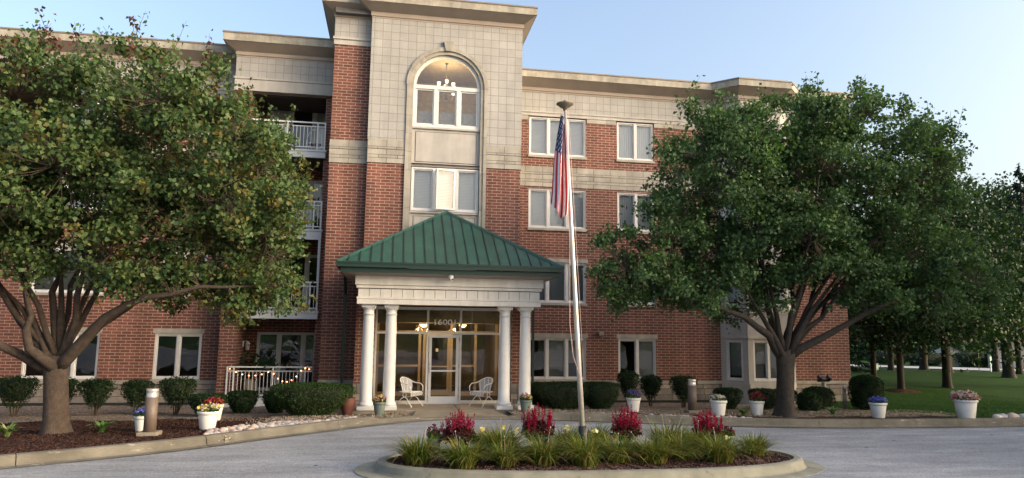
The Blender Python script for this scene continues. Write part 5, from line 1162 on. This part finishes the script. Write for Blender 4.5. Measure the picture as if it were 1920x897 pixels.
pot("grey green pot of yellow and purple flowers between the left porch columns", -.20, 19.75, .34, .34, 'pot_green', [('p_yellow', 22, .045), ('p_purple', 18, .04)], 509, spike='p_purple', fh=.16, group="grey green pots by the porch columns")
pot("grey green pot of yellow and purple flowers at the right porch column", 3.86, 19.95, .34, .34, 'pot_green', [('p_yellow', 22, .045), ('p_purple', 22, .04)], 510, spike='p_purple', fh=.16, group="grey green pots by the porch columns")
pot("small grey pot of wine red flowers at the left end of the island", .90, 13.75, .27, .26, 'pot_green', [('p_wine', 26, .04)], 511, z=.17, fh=.22)
pot("small grey pot of wine red flowers behind the rightmost red plume plant", 6.85, 13.75, .27, .24, 'pot_green', [('p_wine', 24, .04)], 512, z=.17, fh=.16)
pot("grey pot under the second red plume plant from left, half hidden by daylilies", 2.95, 13.80, .34, .26, 'pot_green', [('p_wine', 8, .04)], 513, z=.17, fh=.08)
t = thing("terracotta_urn", "dark red clay urn beside the left porch column", "urn", (-1.06, 20.2, gzf(-1.06, 20.2))); m = MB(); m.lathe([(.12, 0), (.13, .03), (.20, .22), (.225, .36), (.20, .42), (.215, .45), (.19, .46), (.17, .40)], (0, 0, 0), 22); m.build("urn_body", M['pot_red'], t)

# ------------------------------------------------------------------ porch chairs
def chair(label, x, y, rz, mirror=1):
    t = thing("patio_chair", label, "chair", (x, y, .222), rz, "white wrought iron chairs on the porch")
    T = .011; W2 = .27; zs = .42                             # faces -Y
    m = MB(); q = []
    for i in range(19):                                      # barrel top rail from one arm round the back to the other
        a = math.pi*(i/18); c, s = math.cos(a), math.sin(a); q.append((.31*c, .22*s*1.15-.02, .66+.17*s**1.5))
    rail = [(.29, -.30, .44), (.31, -.29, .58), (.32, -.20, .65)]+q[1:-1]+[(-.32, -.20, .65), (-.31, -.29, .58), (-.29, -.30, .44)]
    m.tube(rail, .013, 6)
    for i in (3, 6, 9, 12, 15): x_, y_, z_ = q[i]; m.tube([(x_, y_, z_), (x_*.72, y_*.62, zs)], .008, 5)
    m.build("back_frame", M['iron_white'], t)
    m = MB()
    for i in range(2, 16):
        a0, b0 = q[i], q[i+1]; lo = lambda p: (p[0]*.76, p[1]*.72, zs+.01); m.quad([lo(a0), lo(b0), b0, a0], 0, True)
    m.build("backrest", M['mesh_w'], t)
    m = MB(); sp = [(-W2, -.26, zs), (W2, -.26, zs), (W2*.98, .02, zs-.01), (W2*.7, .19, zs), (-W2*.7, .19, zs), (-W2*.98, .02, zs-.01)]; m.tube(sp, .012, 6, closed=True); m.quad([(p[0]*.98, p[1]*.98, p[2]) for p in sp]); 
    m.tube([(-W2, -.27, zs), (-W2, -.30, zs-.04), (-W2, -.285, zs-.10)], .010, 6); m.tube([(W2, -.27, zs), (W2, -.30, zs-.04), (W2, -.285, zs-.10)], .010, 6); m.tube([(-W2, -.285, zs-.10), (W2, -.285, zs-.10)], .008, 6)
    m.quad([(-W2, -.275, zs-.0), (W2, -.275, zs), (W2, -.29, zs-.10), (-W2, -.29, zs-.10)], 1)
    for k in (-.13, 0, .13): m.tube([(k+.045*math.cos(i*.524), -.295, zs-.05+.042*math.sin(i*.524)) for i in range(12)], .006, 5, closed=True)
    m.build("seat", [M['mesh_w'] if False else M['iron_white'], M['mesh_w']], t)
    for s in (-1, 1):                                        # spring hoop and a pair of splayed legs each side
        m = MB(); m.tube([(s*.24, -.03+.062*math.cos(i*.524), zs-.08+.062*math.sin(i*.524)) for i in range(12)], .011, 6, closed=True); m.build("spring_hoop", M['iron_white'], t)
        for e in (-1, 1):
            m = MB(); m.tube([(s*.24, -.03, zs-.14), (s*.25, -.03+e*.10, zs-.19), (s*.275, -.03+e*.29, .01)], .012, 6); m.lathe([(.022, 0), (.02, .014)], (s*.275, -.03+e*.29, 0), 8); m.build("leg", M['iron_white'], t)
    m = MB(); m.tube([(-.24, -.03, zs-.15), (.24, -.03, zs-.15)], .009, 5); m.build("stretcher", M['iron_white'], t)
chair("white wrought iron barrel chair left of the entrance door", .62, 21.55, R(52)); chair("white wrought iron barrel chair right of the entrance door", 2.86, 21.5, R(-52))

# ------------------------------------------------------------------ bollard lights, fittings
def bollard(label, x, y):
    z = gzf(x, y); t = thing("bollard_light", label, "bollard light", (x, y, z), 0, "bollard lights")
    m = MB(); m.box(-.20, .20, -.20, .20, -.1, .085); m.build("footing", M['concrete'], t, bevel=.012)
    m = MB(); m.lathe([(.125, .085), (.125, .80)], (0, 0, 0), 26); m.build("post", M['bollard'], t)
    m = MB(); m.lathe([(.127, .80), (.127, .81), (.118, .815), (.118, .91), (.122, .93), (.122, .97), (.115, .975)], (0, 0, 0), 26); m.build("lamp_head", M['bollard_cap'], t); return t
b1 = bollard("brown bollard light with grey cap in the mulch by the left kerb", -4.93, 16.35); bollard("brown bollard light with silver cap before the right brick wall", 8.88, 20.0)
t = thing("hose_connection", "twin headed black fire hose connection on a grey post by the brick corner", "hose connection", (15.0, 22.8, gzf(15, 22.8))); m = MB(); m.lathe([(.075, 0), (.075, .86)], (0, 0, 0), 14); m.build("post", M['galv'], t)
m = MB(); m.tube([(-.22, 0, .93), (.22, 0, .93)], .055, 10); m.build("manifold", M['black_metal'], t)
for s in (-1, 1): m = MB(); m.tube([(s*.17, 0, .93), (s*.17, -.12, .99), (s*.18, -.16, 1.04)], [.06, .065, .06], 10); m.lathe([(.07, -.02), (.075, .03), (.03, .07), (.03, .11)], (s*.17, 0, 1.02), 10); m.build("inlet", M['black_metal'], t)
t = thing("vent_pipe", "short grey standpipe with a silver cap by the brick corner", "pipe", (14.95, 21.6, gzf(14.95, 21.6))); m = MB(); m.lathe([(.065, 0), (.065, .66)], (0, 0, 0), 14); m.build("pipe", M['galv'], t); m = MB(); m.lathe([(.085, .64), (.10, .67), (.085, .73), (.03, .75)], (.03, -.03, 0), 14); m.build("cap", M['bollard_cap'], t)
# river rocks lining the kerb
rk = []
for k in range(6):
    m = MB(); m.sphere((0, 0, 0), 1, 10); me = m.mesh("river_rock", plain("river_rock_%d" % k, [(.33, .30, .29), (.42, .33, .28), (.26, .26, .28), (.5, .45, .4), (.36, .27, .23), (.44, .42, .42)][k], .8, .2, 8)); rr = random.Random(k)
    for v in me.vertices: v.co *= 1+.12*math.sin(v.co.x*4+k)+.08*math.cos(v.co.y*5+k*2)
    rk.append(me)
rr = random.Random(9); used = []
for i in range(230):
    for _ in range(20):
        if i < 140: x = rr.uniform(-3.75, -.75); w = .85*math.exp(-((x+2.7)/1.1)**2)+.22; y = float(kerb_y(x))+.33+rr.random()*w
        else: x = rr.uniform(5.6, 9.6); y = float(kerb_y(x))+.30+rr.random()*.26
        s = rr.uniform(.05, .105)
        if all((x-a)**2+(y-b)**2 > (s+c)**2*.62 for a, b, c in used): break
    used.append((x, y, s)); o = bpy.data.objects.new("river_rock", rk[i % 6]); link(o); o.location = (x, y, gzf(x, y)+s*.22); o.scale = (s*rr.uniform(.9, 1.4), s*rr.uniform(.8, 1.1), s*rr.uniform(.45, .7)); o.rotation_euler = (0, 0, rr.uniform(0, 6))
    if i < 140: tag(o, "smooth river rock lining the kerb left of the porch", "rock", "river rocks left of the porch")
    else: tag(o, "smooth pale river rock lining the kerb right of the flagpole", "rock", "river rocks right of the porch")
for i in range(5):
    o = bpy.data.objects.new("lawn_rock", rk[(i*2+3) % 6]); link(o); x = 16.9+i*.22; y = 17.62+.06*(i % 2); o.location = (x, y, gzf(x, y)+.03); o.scale = (.16, .12, .09+.02*(i % 3)); tag(o, "flat pale rock on the lawn edge right of the big flower pot", "rock", "rocks right of the big pot")
o = thing("dry_leaf_clump", "small brown clump of dry leaves lying on the left kerb", "leaves", (-3.35, 16.05, .10)); V, F = leaves(RNG.normal(0, .06, (40, 3))*(1, 1, .5)+(0, 0, .05), .07, RNG); raw("leaves", V, F, M['tan_frame'], o)

# ------------------------------------------------------------------ flagpole and flag
P0 = Vector((3.69, 13.25, .16)); 
t = thing("flagpole", "tall satin aluminium flagpole rising from the island bed", "flagpole", P0); top = Vector((-.35, .15, 6.84))
pp = lambda s: top*s
m = MB(); m.tube([pp(0), pp(.3), pp(.6), pp(1)], [.053, .049, .042, .030], 16); m.build("pole", M['pole'], t)
m = MB(); m.tube([pp(-.01), pp(.078)], .078, 16); m.build("base_sleeve", M['black'], t)
m = MB(); c = pp(1.0); m.lathe([(.03, -.12), (.045, -.06), (.10, -.03), (.175, .025), (.175, .04), (.10, .055), (.04, .06), (.045, .09), (.03, .11)], tuple(c), 24); m.build("finial_disc", M['bronze'], t)
m = MB(); m.tube([pp(.985)+Vector((-.06, -.03, 0)), pp(.6)+Vector((-.06, -.04, 0)), pp(.36)+Vector((-.15, -.05, 0)), pp(.27)+Vector((-.12, -.05, 0)), pp(.21)+Vector((.0, -.06, 0))], .006, 5); m.tube([pp(.985)+Vector((.06, -.03, 0)), pp(.21)+Vector((.07, -.06, 0))], .005, 5); m.build("halyard", M['rope'], t)
t = thing("american_flag", "american flag hanging limp near the top of the flagpole", "flag", P0+pp(.985))
NU, NV = 65, 78; V = np.empty((NU+1, NV+1, 3))
for i in range(NU+1):                                        # u down the hoist, v along the fly; hanging folds
    u = i/NU
    for j in range(NV+1):
        v = j/NV; w = .07+.23*v**.8
        fold = math.sin(u*11.5+v*1.2)*(.06+.07*v)
        x = -.02-w*(1-u)*.98+.07*math.sin(v*2.9)*u-.03*math.sin(v*5)*v; z = -.05-u*.30*(1-v*.2)-v*(1.75+.28*math.sin(u*2.6+.3)); y = -.05+fold-.05*v
        V[i, j] = (x, y, z)
F = []; mi = []
for i in range(NU):
    for j in range(NV):
        F.append((i*(NV+1)+j, (i+1)*(NV+1)+j, (i+1)*(NV+1)+j+1, i*(NV+1)+j+1))
        if i < 35 and j < 31:
            a, b = i % 4, j % 5; odd = (i//4 + 0) % 2; mi.append(1 if (a in (1, 2) and ((b in (1, 2)) if not odd else (b in (3, 4)))) else 2)
        else: mi.append(0 if (i//5) % 2 == 0 else 1)
raw("flag_cloth", V.reshape(-1, 3), np.array(F), [M['flag_r'], M['flag_w'], M['flag_b']], t, np.array(mi), smooth=True)

# ------------------------------------------------------------------ far street, down the slope beyond the side lawn
def at(deg, d): return (d*math.sin(R(deg)), d*math.cos(R(deg)))
def strip(near, far, name, m, up):
    mb = MB(); n = 24; na = np.array([at(*p) for p in near]); fa = np.array([at(*p) for p in far]); t = np.linspace(0, 1, n+1); q = lambda A: np.stack([np.interp(t, np.linspace(0, 1, len(A)), A[:, i]) for i in (0, 1)], 1)
    A, Bq = q(na), q(fa); K = 8
    for i in range(n):
        for k in range(K):
            c = [A[i]+(Bq[i]-A[i])*k/K, A[i+1]+(Bq[i+1]-A[i+1])*k/K, A[i+1]+(Bq[i+1]-A[i+1])*(k+1)/K, A[i]+(Bq[i]-A[i])*(k+1)/K]; mb.quad([(p[0], p[1], gzf(*p)+up) for p in c], 0, True)
    return tag(mb.build(name, m), kind='structure')
strip([(33, 84), (37, 84), (39, 92), (41, 120), (44, 140), (48, 146)], [(33, 150), (37, 150), (39, 150), (41, 152), (44, 154), (48, 158)], "road", M['road'], .10)
strip([(37.6, 78), (40, 75), (43, 75), (48, 73)], [(37.6, 81), (40, 77.5), (43, 77.5), (48, 75.5)], "sidewalk", M['sidewalk'], .08)
def house(label, deg, d_, rz, w, d, h, mw, yl):
    x, y = at(deg, d_); t = thing("house", label, "house", (x, y, gzf(x, y)), rz, "houses across the far street"); m = MB(); wall(m, (0, -d/2, 0), XA, NF, -w/2, w/2, -.3, h, [(-w*.32, w*.05, .05, 2.2)]); m.quad([(w/2, -d/2, -.3), (w/2, d/2, -.3), (w/2, d/2, h), (w/2, -d/2, h)]); m.quad([(-w/2, d/2, -.3), (-w/2, -d/2, -.3), (-w/2, -d/2, h), (-w/2, d/2, h)]); m.quad([(w/2, d/2, -.3), (-w/2, d/2, -.3), (-w/2, d/2, h), (w/2, d/2, h)])
    m.quad([(-w/2, -d/2, h), (w/2, -d/2, h), (0, -d/2, h+w*.22)]); m.quad([(w/2, d/2, h), (-w/2, d/2, h), (0, d/2, h+w*.22)]); m.build("wall", M[mw], t)
    m = MB(); o_ = .4
    for s_ in (-1, 1): m.quad([(s_*(w/2+o_), -d/2-o_, h-.15), (0, -d/2-o_, h+w*.22+.06), (0, d/2+o_, h+w*.22+.06), (s_*(w/2+o_), d/2+o_, h-.15)])
    m.build("roof", M['shingle'], t); m = MB(); m.box(-w*.32, w*.05, -d/2+.05, -d/2+.1, .05, 2.2); m.build("garage_door", M[yl], t)
house("tan house with a yellow garage door across the far street", 41.3, 168, R(-25), 5.5, 6, 2.4, 'siding', 'siding_y'); house("beige house behind the thick trunks at the far right", 45.0, 160, R(-40), 8, 8, 2.8, 'siding', 'white')
x, y = at(44.0, 126); t = thing("fire_hydrant", "yellow fire hydrant by the far pavement", "hydrant", (x, y, gzf(x, y))); m = MB(); m.lathe([(.2, 0), (.2, .06), (.14, .08), (.14, .6), (.17, .62), (.16, .72), (.09, .82), (.03, .86)], (0, 0, 0), 14); m.build("barrel", M['yellow'], t); m = MB(); m.tube([(-.24, 0, .5), (.24, 0, .5)], .07, 8); m.build("nozzles", M['yellow'], t)
t = thing("marker_post", "pale teal utility marker post by the far pavement", "marker post", (41.6, 43.6, gzf(41.6, 43.6))); m = MB(); m.box(-.05, .05, -.03, .03, 0, .5); m.build("post", M['teal'], t); m = MB(); m.box(-.08, .08, -.045, .045, .5, 1.05); m.build("sign_panel", M['teal'], t)
t = thing("marker_stake", "thin tan stake standing in the side lawn", "stake", (41.2, 44.2, gzf(41.2, 44.2))); m = MB(); m.tube([(0, 0, 0), (.06, 0, 1.5)], .022, 6); m.build("stake", M['tan_frame'], t)
t = thing("lawn_sign", "small blue and white sign by the grey lawn tree trunk", "sign", (31.3, 41.8, gzf(31.3, 41.8))); m = MB(); m.box(-.02, .02, -.015, .015, 0, .3); m.build("stake", M['galv'], t); m = MB(); m.box(-.17, .17, -.03, -.01, .22, .62); m.box(-.11, .11, -.034, -.03, .34, .5, 1); m.build("sign_panel", [M['teal'], M['white']], t)
def far_bush(label, deg, d, w, h, seed): x, y = at(deg, d); shrub(label, x, y, w, h, None, seed, 'mound', 900, .35, 'leaf_bg', "bushes across the far street")
far_bush("leafy bush at the left of the tan far house", 39.9, 165, 7, 2.6, 71); far_bush("dark bush between the two far houses", 43.0, 165, 8, 3.0, 72); far_bush("bush beyond the far street behind the stout lawn tree", 37.5, 166, 8, 2.8, 73); far_bush("bush at the beige far house", 46.6, 155, 4, 1.8, 75)
rW = np.random.default_rng(91); n = 9000; dg = rW.uniform(30, 52, n); dd = rW.uniform(188, 215, n); Px = dd*np.sin(np.radians(dg)); Py = dd*np.cos(np.radians(dg)); hh = 5.5+2.2*np.sin(dg*1.9)+1.2*np.sin(dg*4.7+1); Pw = np.stack([Px, Py, gz(Px, Py)+hh*rW.random(n)], 1); V, F = leaves(Pw, 1.3, rW, up=.3)
tag(raw("far_woods", V, F, M['leaf_bg']), "far belt of trees closing the view beyond the houses", "woods", None, 'stuff')
# trees across the drive, behind the camera mirrored in the glass; unseen ones added off right shade the lower storeys
src = [o for o in bpy.data.objects if o.name.startswith("shade_tree") and o.parent is None]
for i, (k, x, y, sc, rz, lb) in enumerate([(4, 4, -17, 1.0, .5, "tall shade tree across the drive, mirrored in the third floor windows"), (6, 15, -21, 1.05, 2.0, "broad shade tree across the drive, mirrored in the right hand windows"), (7, -9, -19, 1.0, 4.0, "shade tree across the drive, mirrored in the left wing windows"), (4, 27, 7.5, 1.2, 3.0, "added tree out of view right of the camera, shading the lower facade"), (6, 34.5, 14.5, 1.25, 5.0, "added spreading tree out of view beyond the big flower pot, shading the lower right wall"), (6, 40, 2, 1.25, 1.0, "added large tree out of view farther right, shading the lower storeys")]):
    o = copy_tree(src[k]); o.location = (x, y, 0); o.scale = (sc,)*3; o.rotation_euler = (0, 0, rz); o['label'] = lb; o['group'] = "shade trees across the drive"
